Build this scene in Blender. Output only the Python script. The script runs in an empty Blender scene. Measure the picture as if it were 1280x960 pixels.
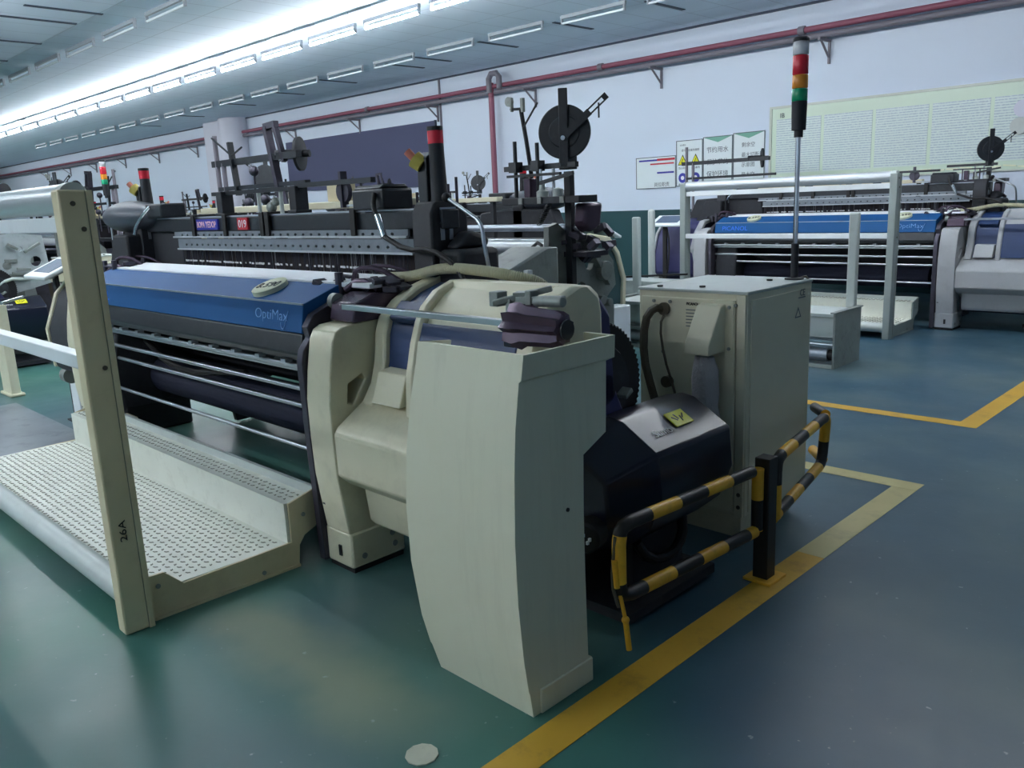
import bpy, bmesh, math, random
from mathutils import Vector, Matrix
from mathutils.geometry import tessellate_polygon
random.seed(7)
PI = math.pi
SC = bpy.context.scene
COL = SC.collection

# ------------------------------------------------------------------ materials
def lin(c):
    r = []
    for v in c[:3]:
        v = v / 255.0
        r.append(v / 12.92 if v <= .04045 else ((v + .055) / 1.055) ** 2.4)
    return (r[0], r[1], r[2], 1)

def nodes(name):
    m = bpy.data.materials.new(name); m.use_nodes = True
    nt = m.node_tree
    return m, nt, nt.nodes['Principled BSDF']

def mat(name, col, rough=.5, metal=0., var=.12, scale=6., bump=0., dirt=0., dirtcol=(60, 52, 40), coat=0.):
    m, nt, b = nodes(name)
    N, L = nt.nodes, nt.links
    tc = N.new('ShaderNodeTexCoord')
    n1 = N.new('ShaderNodeTexNoise'); n1.inputs['Scale'].default_value = scale
    n1.inputs['Detail'].default_value = 6
    L.new(tc.outputs['Object'], n1.inputs['Vector'])
    mx = N.new('ShaderNodeMix'); mx.data_type = 'RGBA'
    c = lin(col)
    mx.inputs[6].default_value = tuple(max(0, v * (1 - var)) for v in c[:3]) + (1,)
    mx.inputs[7].default_value = tuple(min(1, v * (1 + var)) for v in c[:3]) + (1,)
    L.new(n1.outputs['Fac'], mx.inputs[0])
    out = mx.outputs[2]
    if dirt > 0:
        n2 = N.new('ShaderNodeTexNoise'); n2.inputs['Scale'].default_value = scale * 1.7
        n2.inputs['Detail'].default_value = 10; n2.inputs['Roughness'].default_value = .7
        L.new(tc.outputs['Object'], n2.inputs['Vector'])
        rp = N.new('ShaderNodeValToRGB')
        rp.color_ramp.elements[0].position = .52; rp.color_ramp.elements[0].color = (0, 0, 0, 1)
        rp.color_ramp.elements[1].position = .75; rp.color_ramp.elements[1].color = (dirt, dirt, dirt, 1)
        L.new(n2.outputs['Fac'], rp.inputs[0])
        m2 = N.new('ShaderNodeMix'); m2.data_type = 'RGBA'
        L.new(rp.outputs[0], m2.inputs[0]); L.new(out, m2.inputs[6]); m2.inputs[7].default_value = lin(dirtcol)
        out = m2.outputs[2]
    L.new(out, b.inputs['Base Color'])
    b.inputs['Roughness'].default_value = rough
    b.inputs['Metallic'].default_value = metal
    if coat: b.inputs['Coat Weight'].default_value = coat
    if bump > 0:
        bp = N.new('ShaderNodeBump'); bp.inputs['Strength'].default_value = bump; bp.inputs['Distance'].default_value = .01
        n3 = N.new('ShaderNodeTexNoise'); n3.inputs['Scale'].default_value = scale * 12
        L.new(tc.outputs['Object'], n3.inputs['Vector'])
        L.new(n3.outputs['Fac'], bp.inputs['Height']); L.new(bp.outputs[0], b.inputs['Normal'])
    return m

def emis(name, col, s):
    m, nt, b = nodes(name)
    b.inputs['Base Color'].default_value = (.8, .8, .8, 1)
    b.inputs['Emission Color'].default_value = lin(col)
    b.inputs['Emission Strength'].default_value = s
    return m

TUBE = 17.0
M = {}
M['cream'] = mat('cream_paint', (218, 212, 184), .42, var=.07, scale=3, dirt=.22, dirtcol=(120, 112, 84))
M['cream_post'] = mat('aged_cream_paint', (214, 200, 164), .4, var=.08, scale=4, dirt=.2, dirtcol=(130, 100, 60))
M['cream_cab'] = mat('cabinet_paint', (216, 211, 186), .45, var=.05, scale=2, dirt=.1, dirtcol=(120, 112, 90))
def mat_streak(name, col, dirtcol, rough=.5):
    m = mat(name, col, rough, var=.07, scale=2.5, dirt=.16, dirtcol=dirtcol)
    nt = m.node_tree
    for n in [n for n in nt.nodes if n.type == 'TEX_NOISE'][1:2]:
        mp = nt.nodes.new('ShaderNodeMapping'); mp.inputs['Scale'].default_value = (3.2, 3.2, .22)
        tc = [x for x in nt.nodes if x.type == 'TEX_COORD'][0]
        nt.links.new(tc.outputs['Object'], mp.inputs[0]); nt.links.new(mp.outputs[0], n.inputs['Vector'])
    return m
M['bin'] = mat_streak('guard_cover_paint', (222, 219, 194), (146, 138, 108))
M['pale'] = mat('pale_grey_paint', (188, 196, 192), .38, var=.06, scale=4, dirt=.15)
M['white'] = mat('white_enamel', (225, 230, 232), .35, var=.03, scale=4, dirt=.1)
M['plate'] = mat('chequer_plate_paint', (224, 226, 214), .42, var=.06, scale=5, dirt=.3, dirtcol=(140, 136, 116))
M['blue'] = mat('blue_lacquer', (28, 86, 142), .6, var=.06, scale=2, coat=.08)
M['blue'].node_tree.nodes['Principled BSDF'].inputs['Specular IOR Level'].default_value = .2
M['blue_dk'] = mat('blue_cover', (32, 56, 98), .42, var=.12, scale=4)
M['indigo'] = mat('indigo_cover', (56, 56, 100), .5, var=.08, scale=4)
M['navy'] = mat('dark_navy_plastic', (22, 26, 46), .28, var=.15, scale=5)
M['black'] = mat('black_paint', (28, 34, 41), .4, var=.25, scale=8, dirt=.25, dirtcol=(80, 84, 90))
M['blackm'] = mat('black_matt', (32, 35, 42), .65, var=.25, scale=8, dirt=.3, dirtcol=(70, 72, 78))
M['dkmetal'] = mat('oily_dark_metal', (74, 72, 84), .45, .6, var=.3, scale=14, dirt=.4, dirtcol=(30, 28, 34))
M['steel'] = mat('brushed_steel', (185, 190, 196), .28, 1., var=.08, scale=10)
M['alu'] = mat('aluminium', (168, 176, 186), .38, .55, var=.1, scale=12, dirt=.2, dirtcol=(80, 84, 90))
M['silver'] = mat('bright_roller_metal', (194, 200, 204), .3, .35, var=.05, scale=6)
M['worn'] = mat('worn_plate_edge', (128, 128, 112), .6, var=.2)
M['chrome'] = mat('chrome', (225, 228, 232), .12, 1., var=.02)
M['grey'] = mat('grey_cast_metal', (142, 148, 144), .5, .35, var=.18, scale=9, dirt=.4, dirtcol=(50, 50, 48))
M['purple'] = mat('purple_black_plastic', (84, 70, 86), .26, .35, var=.2, scale=9)
M['fabric'] = mat('woven_cloth_dark', (30, 34, 56), .8, var=.15, scale=30)
M['clothwhite'] = mat('woven_cloth_white', (236, 238, 242), .5, var=.03, scale=8)
M['yarn'] = mat('warp_yarn', (60, 62, 78), .7, var=.25, scale=40)
M['sleeve'] = mat('grey_cloth_sleeve', (172, 168, 172), .9, var=.1, scale=8, bump=.4)
M['hose'] = mat('cream_ribbed_hose', (196, 192, 164), .5, var=.06)
M['rubber'] = mat('black_rubber', (20, 20, 22), .6, var=.1)
M['cable'] = mat('brown_black_cable', (76, 70, 56), .5, var=.15)
M['yellow'] = mat('yellow_paint', (234, 176, 44), .45, var=.1, scale=10, dirt=.35, dirtcol=(110, 70, 30))
M['railblack'] = mat('black_band_paint', (26, 26, 24), .45, var=.2, scale=9)
M['floorline'] = mat('floor_line_paint', (206, 160, 48), .55, var=.14, scale=3, dirt=.5, dirtcol=(92, 82, 52))
M['linepale'] = mat('worn_floor_line_paint', (190, 178, 120), .55, var=.14, scale=3, dirt=.5, dirtcol=(120, 116, 92))
M['red'] = mat('red_lens', (226, 46, 66), .25, var=.03)
M['amber'] = mat('amber_lens', (236, 150, 50), .25, var=.03)
M['green'] = mat('green_lens', (20, 160, 110), .25, var=.03)
M['clear'] = mat('clear_lens', (205, 205, 210), .15, var=.03)
M['pipe'] = mat('red_brown_pipe', (140, 80, 98), .5, var=.15, scale=2)
M['pipegrey'] = mat('grey_pipe', (120, 116, 126), .5, var=.1, scale=2)
M['wall'] = mat('white_wall_paint', (214, 225, 239), .8, var=.03, scale=.5)
M['dado'] = mat('dark_green_dado', (44, 78, 82), .35, var=.12, scale=1.2)
M['board'] = mat('dark_noticeboard', (74, 78, 108), .7, var=.05, scale=1)
M['boardg'] = mat('pale_green_film_board', (206, 224, 204), .35, var=.06, scale=1.5)
M['frame'] = mat('board_frame', (196, 204, 192), .4, var=.05)
M['sign'] = mat('sign_white', (222, 232, 234), .4, var=.02)
M['signgreen'] = mat('sign_green', (110, 168, 148), .4, var=.04)
M['signblue'] = mat('label_blue', (52, 56, 160), .4, var=.04)
M['signred'] = mat('label_red', (196, 44, 60), .4, var=.04)
M['pink'] = mat('label_pink', (236, 186, 200), .4, var=.02)
M['ink'] = mat('grey_ink', (86, 96, 104), .6, var=.05)
M['inkblack'] = mat('black_ink', (24, 26, 24), .6, var=.05)
M['inkwhite'] = mat('white_ink', (236, 238, 240), .5, var=.02)
M['inkblue'] = mat('pale_blue_ink', (120, 168, 226), .5, var=.02)
M['inkbright'] = mat('bright_blue_ink', (36, 110, 230), .5, var=.02)
M['collar'] = mat('pale_yellow_collar', (190, 176, 84), .45, var=.05)
M['knob'] = mat('faded_red_knob', (196, 120, 104), .5, var=.05)
M['sticker'] = mat('yellow_sticker', (226, 222, 30), .4, var=.04)
M['paper'] = mat('paper_disc', (214, 216, 186), .7, var=.04)
M['screen'] = mat('grey_screen', (96, 110, 132), .2, var=.04)
M['column'] = mat('column_paint', (208, 210, 222), .6, var=.05, scale=2)
M['fixture'] = mat('light_fitting_grey', (150, 158, 166), .5, var=.04)
M['tube_off'] = mat('unlit_tube', (232, 240, 246), .25, var=.02)
M['tube_on'] = emis('lit_tube', (247, 250, 253), TUBE)
M['slot'] = mat('dark_slot', (62, 72, 90), .7, var=.05)
M['stone'] = mat('pale_filled_patch', (196, 196, 176), .7, var=.1, scale=14, dirt=.4)

def floor_mat():
    m, nt, b = nodes('epoxy_floor'); N, L = nt.nodes, nt.links
    tc = N.new('ShaderNodeTexCoord')
    sep = N.new('ShaderNodeSeparateXYZ'); L.new(tc.outputs['Object'], sep.inputs[0])
    def noise(s, d=6, r=.6, off=(0, 0, 0), sc=(1, 1, 1)):
        mp = N.new('ShaderNodeMapping'); mp.inputs['Location'].default_value = off; mp.inputs['Scale'].default_value = sc
        L.new(tc.outputs['Object'], mp.inputs[0])
        n = N.new('ShaderNodeTexNoise'); n.inputs['Scale'].default_value = s; n.inputs['Detail'].default_value = d
        n.inputs['Roughness'].default_value = r; L.new(mp.outputs[0], n.inputs['Vector']); return n.outputs['Fac']
    def ramp(f, a, c):
        r = N.new('ShaderNodeMapRange'); r.interpolation_type = 'SMOOTHERSTEP'; r.inputs[1].default_value = a; r.inputs[2].default_value = c
        L.new(f, r.inputs[0]); return r.outputs[0]
    def mix(f, a, c, t='MIX'):
        x = N.new('ShaderNodeMix'); x.data_type = 'RGBA'; x.blend_type = t
        L.new(f, x.inputs[0])
        if isinstance(a, tuple): x.inputs[6].default_value = a
        else: L.new(a, x.inputs[6])
        if isinstance(c, tuple): x.inputs[7].default_value = c
        else: L.new(c, x.inputs[7])
        return x.outputs[2]
    def mth(op, a, c):
        x = N.new('ShaderNodeMath'); x.operation = op
        for i, v in enumerate((a, c)):
            if isinstance(v, (int, float)): x.inputs[i].default_value = v
            else: L.new(v, x.inputs[i])
        return x.outputs[0]
    # painted zones: green epoxy on the near left, blue epoxy elsewhere, soft patchy edge
    edge = mth('ADD', mth('MULTIPLY', sep.outputs[0], 1.0), mth('MULTIPLY', sep.outputs[1], .75))
    edge = mth('ADD', edge, mth('MULTIPLY', noise(.8, 2), 1.6))
    z = ramp(edge, .0, 1.3)
    base = mix(z, lin((66, 118, 104)), lin((52, 84, 102)))
    base = mix(ramp(noise(.55, 2, .5, (3, 1, 0)), .3, .8), base, lin((70, 98, 108)))
    base = mix(mth('MULTIPLY', ramp(noise(1.1, 3, .5, (9, 4, 0)), .35, .9), .55), base, lin((116, 130, 122)))
    # worn concrete strip running along the loom front
    d = mth('ABSOLUTE', mth('SUBTRACT', sep.outputs[1], 1.36), 0)
    d = mth('ADD', d, mth('MULTIPLY', noise(2.0, 4, .55, (5, 5, 0)), .28))
    w = mth('SUBTRACT', 1.0, ramp(d, .14, .42))
    xm = ramp(sep.outputs[0], -3.3, -2.9)
    xm2 = mth('SUBTRACT', 1.0, ramp(sep.outputs[0], -2.3, -1.6))
    w = mth('MULTIPLY', mth('MULTIPLY', w, xm), mth('MULTIPLY', xm2, .85))
    base = mix(w, base, lin((134, 144, 122)))
    sp = noise(26, 3, .5)
    base = mix(mth('MULTIPLY', ramp(sp, .68, .78), .45), base, lin((170, 186, 184)))
    dk = noise(4, 3, .5, (2, 8, 0))
    base = mix(mth('MULTIPLY', ramp(dk, .7, .8), .4), base, lin((40, 50, 58)))
    L.new(base, b.inputs['Base Color'])
    r = N.new('ShaderNodeMapRange'); r.inputs[1].default_value = .3; r.inputs[2].default_value = .7
    r.inputs[3].default_value = .28; r.inputs[4].default_value = .42
    b.inputs['Specular IOR Level'].default_value = .34
    L.new(noise(1.4, 6), r.inputs[0]); L.new(r.outputs[0], b.inputs['Roughness'])
    bp = N.new('ShaderNodeBump'); bp.inputs['Strength'].default_value = .1; bp.inputs['Distance'].default_value = .01
    L.new(noise(6, 3), bp.inputs['Height']); L.new(bp.outputs[0], b.inputs['Normal'])
    return m

def ceil_mat():
    m, nt, b = nodes('ceiling_panels'); N, L = nt.nodes, nt.links
    tc = N.new('ShaderNodeTexCoord')
    sep = N.new('ShaderNodeSeparateXYZ'); L.new(tc.outputs['Object'], sep.inputs[0])
    def seam(o, per, wd):
        a = N.new('ShaderNodeMath'); a.operation = 'DIVIDE'; L.new(o, a.inputs[0]); a.inputs[1].default_value = per
        f = N.new('ShaderNodeMath'); f.operation = 'FRACT'; L.new(a.outputs[0], f.inputs[0])
        g = N.new('ShaderNodeMath'); g.operation = 'LESS_THAN'; L.new(f.outputs[0], g.inputs[0]); g.inputs[1].default_value = wd / per
        return g.outputs[0]
    mx = N.new('ShaderNodeMath'); mx.operation = 'MAXIMUM'
    L.new(seam(sep.outputs[0], .6, .02), mx.inputs[0]); L.new(seam(sep.outputs[1], 1.2, .02), mx.inputs[1])
    c = N.new('ShaderNodeMix'); c.data_type = 'RGBA'
    sc = N.new('ShaderNodeMath'); sc.operation = 'MULTIPLY'; sc.inputs[1].default_value = .35; L.new(mx.outputs[0], sc.inputs[0])
    L.new(sc.outputs[0], c.inputs[0]); c.inputs[6].default_value = lin((224, 237, 252)); c.inputs[7].default_value = lin((140, 152, 166))
    L.new(c.outputs[2], b.inputs['Base Color']); b.inputs['Roughness'].default_value = .7
    return m

def page_mat():
    m, nt, b = nodes('printed_page'); N, L = nt.nodes, nt.links
    tc = N.new('ShaderNodeTexCoord')
    mp = N.new('ShaderNodeMapping'); mp.inputs['Scale'].default_value = (1, 1, 1); L.new(tc.outputs['Object'], mp.inputs[0])
    w = N.new('ShaderNodeTexWave'); w.bands_direction = 'Z'; w.inputs['Scale'].default_value = 9
    w.inputs['Distortion'].default_value = .35; w.inputs['Detail'].default_value = 3; L.new(mp.outputs[0], w.inputs['Vector'])
    n = N.new('ShaderNodeTexNoise'); n.inputs['Scale'].default_value = 38; L.new(tc.outputs['Object'], n.inputs['Vector'])
    mm = N.new('ShaderNodeMath'); mm.operation = 'MULTIPLY'; L.new(w.outputs['Fac'], mm.inputs[0]); L.new(n.outputs['Fac'], mm.inputs[1])
    r = N.new('ShaderNodeMapRange'); r.inputs[1].default_value = .22; r.inputs[2].default_value = .5; L.new(mm.outputs[0], r.inputs[0])
    c = N.new('ShaderNodeMix'); c.data_type = 'RGBA'; L.new(r.outputs[0], c.inputs[0])
    c.inputs[6].default_value = lin((214, 228, 222)); c.inputs[7].default_value = lin((168, 186, 196))
    L.new(c.outputs[2], b.inputs['Base Color']); b.inputs['Roughness'].default_value = .4
    return m
M['floor'] = floor_mat(); M['ceiling'] = ceil_mat(); M['page'] = page_mat()

# ------------------------------------------------------------------ mesh builder
class MB:
    def __init__(s): s.bm = bmesh.new()
    def box(s, x0, x1, y0, y1, z0, z1):
        v = [s.bm.verts.new(p) for p in ((x0, y0, z0), (x1, y0, z0), (x1, y1, z0), (x0, y1, z0),
                                         (x0, y0, z1), (x1, y0, z1), (x1, y1, z1), (x0, y1, z1))]
        for f in ((0, 3, 2, 1), (4, 5, 6, 7), (0, 1, 5, 4), (1, 2, 6, 5), (2, 3, 7, 6), (3, 0, 4, 7)):
            s.bm.faces.new([v[i] for i in f])
        return s
    def obox(s, c, size, rot):     # oriented box: centre, full sizes, rotation matrix
        h = [Vector((a * size[0] / 2, b * size[1] / 2, d * size[2] / 2)) for d in (-1, 1) for a, b in ((-1, -1), (1, -1), (1, 1), (-1, 1))]
        v = [s.bm.verts.new(Vector(c) + rot @ p) for p in h]
        for f in ((0, 3, 2, 1), (4, 5, 6, 7), (0, 1, 5, 4), (1, 2, 6, 5), (2, 3, 7, 6), (3, 0, 4, 7)):
            s.bm.faces.new([v[i] for i in f])
        return s
    def bar(s, p, q, w, h=None, up=(0, 0, 1)):
        p, q = Vector(p), Vector(q); d = q - p; h = h or w
        z = d.normalized(); u = Vector(up)
        if abs(z.dot(u)) > .98: u = Vector((1, 0, 0))
        x = u.cross(z).normalized(); y = z.cross(x)
        R = Matrix((x, y, z)).transposed()
        return s.obox((p + q) / 2, (w, h, d.length), R)
    def cyl(s, p, q, r, r2=None, n=20, cap=True):
        p, q = Vector(p), Vector(q); r2 = r if r2 is None else r2
        z = (q - p).normalized(); u = Vector((0, 0, 1)) if abs(z.z) < .9 else Vector((1, 0, 0))
        x = u.cross(z).normalized(); y = z.cross(x)
        a = [s.bm.verts.new(p + (x * math.cos(t) + y * math.sin(t)) * r) for t in [2 * PI * i / n for i in range(n)]]
        b = [s.bm.verts.new(q + (x * math.cos(t) + y * math.sin(t)) * r2) for t in [2 * PI * i / n for i in range(n)]]
        for i in range(n):
            s.bm.faces.new((a[i], a[(i + 1) % n], b[(i + 1) % n], b[i]))
        if cap:
            s.bm.faces.new(a[::-1]); s.bm.faces.new(b)
        return s
    def lathe(s, o, axis, prof, n=24):   # prof: (distance along axis, radius)
        o = Vector(o); z = Vector(axis).normalized(); u = Vector((0, 0, 1)) if abs(z.z) < .9 else Vector((1, 0, 0))
        x = u.cross(z).normalized(); y = z.cross(x); rings = []
        for d, r in prof:
            rings.append([s.bm.verts.new(o + z * d + (x * math.cos(2 * PI * i / n) + y * math.sin(2 * PI * i / n)) * max(r, 1e-4)) for i in range(n)])
        for a, b in zip(rings, rings[1:]):
            for i in range(n): s.bm.faces.new((a[i], a[(i + 1) % n], b[(i + 1) % n], b[i]))
        s.bm.faces.new(rings[0][::-1]); s.bm.faces.new(rings[-1])
        return s
    def tube(s, pts, r, n=10, sm=1, prof=None):
        P = [Vector(p) for p in pts]
        for _ in range(sm):
            Q = [P[0]]
            for a, b in zip(P, P[1:]): Q += [a * .75 + b * .25, a * .25 + b * .75]
            P = Q + [P[-1]]
        rings = []; up = None
        for i, p in enumerate(P):
            t = (P[min(i + 1, len(P) - 1)] - P[max(i - 1, 0)]).normalized()
            if up is None: up = Vector((0, 0, 1)) if abs(t.z) < .9 else Vector((1, 0, 0))
            x = up.cross(t)
            x = x.normalized() if x.length > 1e-5 else Vector((0, 1, 0)); y = t.cross(x); up = y
            rr = r if prof is None else r * prof(i)
            rings.append([s.bm.verts.new(p + (x * math.cos(2 * PI * k / n) + y * math.sin(2 * PI * k / n)) * rr) for k in range(n)])
        for a, b in zip(rings, rings[1:]):
            for k in range(n): s.bm.faces.new((a[k], a[(k + 1) % n], b[(k + 1) % n], b[k]))
        s.bm.faces.new(rings[0][::-1]); s.bm.faces.new(rings[-1])
        return s
    def prism(s, prof, a0, a1, axis='x', holes=()):
        def P(u, v, a): return {'x': (a, u, v), 'y': (u, a, v), 'z': (u, v, a)}[axis]
        loops = [list(prof)] + [list(h) for h in holes]
        flat = [p for l in loops for p in l]
        tris = tessellate_polygon([[Vector((p[0], p[1], 0)) for p in l] for l in loops])
        A = [s.bm.verts.new(P(u, v, a0)) for u, v in flat]; B = [s.bm.verts.new(P(u, v, a1)) for u, v in flat]
        if len(loops) == 1 and len(prof) < 5:
            s.bm.faces.new(A[::-1]); s.bm.faces.new(B)
        else:
            for t in tris:
                try:
                    s.bm.faces.new([A[i] for i in t]); s.bm.faces.new([B[i] for i in t])
                except ValueError: pass
        k = 0
        for l in loops:
            n = len(l)
            for i in range(n): s.bm.faces.new((A[k + i], A[k + (i + 1) % n], B[k + (i + 1) % n], B[k + i]))
            k += n
        return s
    def ball(s, c, r, sc=(1, 1, 1), n=14):
        m = Matrix.Translation(c) @ Matrix.Diagonal((sc[0] * r, sc[1] * r, sc[2] * r, 1))
        bmesh.ops.create_uvsphere(s.bm, u_segments=n, v_segments=n // 2 + 2, radius=1, matrix=m); return s
    def build(s, name, m, parent=None, bevel=0, flat=False, loc=None):
        bm = s.bm
        bmesh.ops.recalc_face_normals(bm, faces=bm.faces)
        off = WL(parent) if parent is not None else Vector(loc or (0, 0, 0))
        if off.length: bmesh.ops.translate(bm, verts=bm.verts, vec=-off)
        for f in bm.faces: f.smooth = not flat
        for e in bm.edges:
            e.smooth = (len(e.link_faces) == 2 and e.calc_face_angle(0) < .6)
        me = bpy.data.meshes.new(name); bm.to_mesh(me); bm.free()
        me.materials.append(M[m] if isinstance(m, str) else m)
        o = bpy.data.objects.new(name, me); COL.objects.link(o)
        if parent is not None: o.parent = parent
        else: o.location = off
        if bevel:
            b = o.modifiers.new('bevel', 'BEVEL'); b.width = bevel; b.segments = 2; b.limit_method = 'ANGLE'; b.angle_limit = .6
            b.harden_normals = False
        return o

def WL(o):
    v = Vector((0, 0, 0))
    while o is not None: v = v + o.location; o = o.parent
    return v

def tag(o, label=None, cat=None, group=None, kind=None):
    if label: o['label'] = label
    if cat: o['category'] = cat
    if group: o['group'] = group
    if kind: o['kind'] = kind
    return o
def thing(name, loc, label, cat, group=None):
    o = bpy.data.objects.new(name, None); COL.objects.link(o); o.location = loc
    o.empty_display_size = .1
    return tag(o, label, cat, group)
def struct(o): o['kind'] = 'structure'; return o
def copy_tree(o, parent=None):
    c = o.copy(); COL.objects.link(c); c.parent = parent
    for k in (KIDS.get(o.name) or [x for x in o.children]): copy_tree(k, c)
    return c
KIDS = {}
def dup(o, d, label, group=None, rot=0, loc=None):
    c = copy_tree(o); c.location = Vector(loc) if loc else o.location + Vector(d); c.rotation_euler = (0, 0, rot)
    c['label'] = label
    if group: c['group'] = group
    return c

def text(body, name, m, parent, origin, xdir, ydir, height=None, width=None, bold=0., depth=.0012, align='CENTER', loc=None):
    cu = bpy.data.curves.new(name, 'FONT'); cu.body = body; cu.size = 1; cu.align_x = align; cu.align_y = 'CENTER'
    cu.offset = bold; cu.resolution_u = 3
    t = bpy.data.objects.new(name, cu); COL.objects.link(t)
    bpy.context.view_layer.update()
    dg = bpy.context.evaluated_depsgraph_get()
    me = bpy.data.meshes.new_from_object(t.evaluated_get(dg))
    bpy.data.objects.remove(t)
    xs = [v.co.x for v in me.vertices]; ys = [v.co.y for v in me.vertices]
    if not xs: return None
    w, h = max(xs) - min(xs), max(ys) - min(ys)
    cx, cy = (max(xs) + min(xs)) / 2, (max(ys) + min(ys)) / 2
    sx = sy = None
    if height: sy = height / h
    if width: sx = width / w
    sx = sx or sy; sy = sy or sx
    X = Vector(xdir).normalized(); Y = Vector(ydir).normalized(); Z = X.cross(Y)
    off = WL(parent) if parent is not None else Vector(loc or (0, 0, 0))
    bm = bmesh.new(); bm.from_mesh(me)
    for v in bm.verts:
        v.co = Vector(origin) + X * ((v.co.x - cx) * sx) + Y * ((v.co.y - cy) * sy) + Z * depth - off
    g = bmesh.ops.extrude_face_region(bm, geom=list(bm.faces))
    bmesh.ops.translate(bm, verts=[e for e in g['geom'] if isinstance(e, bmesh.types.BMVert)], vec=-Z * (depth + .0006))
    bmesh.ops.recalc_face_normals(bm, faces=bm.faces)
    me2 = bpy.data.meshes.new(name); bm.to_mesh(me2); bm.free(); me2.materials.append(M[m])
    o = bpy.data.objects.new(name, me2); COL.objects.link(o)
    if parent is not None: o.parent = parent
    else: o.location = off
    return o

# ------------------------------------------------------------------ room shell
WY, CZ = 13.0, 4.35
XL, XR, YF = -62.0, 7.0, -9.0
o = MB().box(XL, XR, YF, WY, -.2, 0).build('floor', 'floor'); struct(o)
o = MB().box(XL, XR, YF, WY + .2, CZ, CZ + .2).build('ceiling', 'ceiling'); struct(o)
struct(MB().box(XL, XR, WY, WY + .2, -.2, CZ).build('wall_back', 'wall'))
struct(MB().box(XL - .2, XL, YF, WY, -.2, CZ).build('wall_left', 'wall'))
struct(MB().box(XR, XR + .2, YF, WY, -.2, CZ).build('wall_right', 'wall'))
struct(MB().box(XL, XR, YF - .2, YF, -.2, CZ).build('wall_front', 'wall'))
struct(MB().box(XL, XR, WY - .012, WY, .0, 1.315).build('baseboard_back', 'dado'))
struct(MB().box(XL, XR, WY - .05, WY, CZ - .03, CZ).build('trim_1', 'slot'))
tn = 2
for x0, y0 in ((-9.45, 10.66), (-11.3, 10.75), (-13.1, 10.7), (-14.0, 10.75), (-7.7, 10.72), (-16.4, 10.75), (-18.6, 10.75), (-21, 10.75), (-24, 10.75), (-27, 10.75),
               (-13.4, 3.8), (-12.6, 3.88), (-15.15, 3.85), (-17, 3.85)):
    struct(MB().box(x0 - .035, x0 + .035, y0, y0 + .98, CZ - .012, CZ).build('trim_%d' % tn, 'slot')); tn += 1
# column against the back wall with its cast drum-shaped casing
struct(MB().box(-25.9, -24.75, WY - .42, WY, 0, CZ).cyl((-24.2, WY - .3, 0), (-24.2, WY - .3, CZ), .42, n=28).build('trim_%d' % tn, 'column')); tn += 1
# yellow floor lines
def fline(pts, m='floorline'):
    global tn
    b = MB()
    for x0, x1, y0, y1 in pts: b.box(x0, x1, y0, y1, -.001, .0015)
    struct(b.build('trim_%d' % tn, m)); tn += 1
fline([(-1.60, -1.475, -1.0, 3.35)])
fline([(-1.60, -1.475, 3.352, 4.45), (-3.1, -1.475, 4.452, 4.575)], 'linepale')
fline([(-1.73, -1.6, 5.88, 9.4), (-3.3, -1.731, 5.88, 6.0)])
# bare plate patch on the floor by the far end of the platform
struct(MB().box(-8.4, -6.35, 1.05, 2.0, -.001, .002).build('trim_%d' % tn, mat('scuffed_floor_patch', (128, 136, 142), .35, .2, var=.35, scale=3, dirt=.7, dirtcol=(70, 76, 84)))); tn += 1
b = MB(); b.cyl((-1.775, 1.315, -.001), (-1.775, 1.315, .004), .05, n=11)
tag(b.build('filled_hole', 'stone'), 'pale filled round hole in the green floor beside the yellow line', 'floor patch')

# ------------------------------------------------------------------ wall pipes, brackets
t = thing('pipe_run', (-12, WY - .2, 3.85), 'long reddish twin pipe run high along the white wall', 'pipe')
MB().cyl((XL + .1, WY - .22, 3.93), (XR - .1, WY - .22, 3.93), .045, n=12).build('upper_pipe', 'pipe', t)
MB().cyl((XL + .1, WY - .2, 3.82), (XR - .1, WY - .2, 3.82), .045, n=12).build('lower_pipe', 'pipegrey', t)
x = -2.9
while x > -45:
    b = MB()
    b.bar((x, WY - .004, 3.75), (x, WY - .38, 3.75), .04, .04).bar((x, WY - .025, 3.77), (x, WY - .025, 3.42), .04, .03).bar((x, WY - .02, 3.5), (x, WY - .32, 3.74), .025)
    b.build('bracket', 'pipegrey', t); x -= 3.05
for xx in (-6.3, -10.2, -17.5):
    MB().cyl((xx - .05, WY - .22, 3.93), (xx + .05, WY - .22, 3.93), .065, n=14).build('pipe_clamp', 'pipegrey', t)
t = thing('drop_pipe', (-13.1, WY - .2, 0), 'red vertical drop pipe on the white wall with looped top', 'pipe')
MB().cyl((-13.1, WY - .25, 1.2), (-13.1, WY - .25, 4.0), .06, n=14).build('riser', 'pipe', t)
MB().tube([(-13.1, WY - .3, 3.8), (-13.1, WY - .3, 4.17), (-12.8, WY - .3, 4.17), (-12.8, WY - .3, 3.85)], .06).build('loop', 'pipegrey', t)
MB().cyl((-13.1, WY - .25, 0), (-13.1, WY - .25, 1.2), .06, n=14).build('lower_pipe', 'pipegrey', t)
tag(MB().bar((-15.0, WY - .02, 2.0), (-15.0, WY - .02, CZ - .02), .05, .03).build('conduit', 'pipegrey'), 'thin grey conduit down the wall at the dark board edge', 'conduit')

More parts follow.
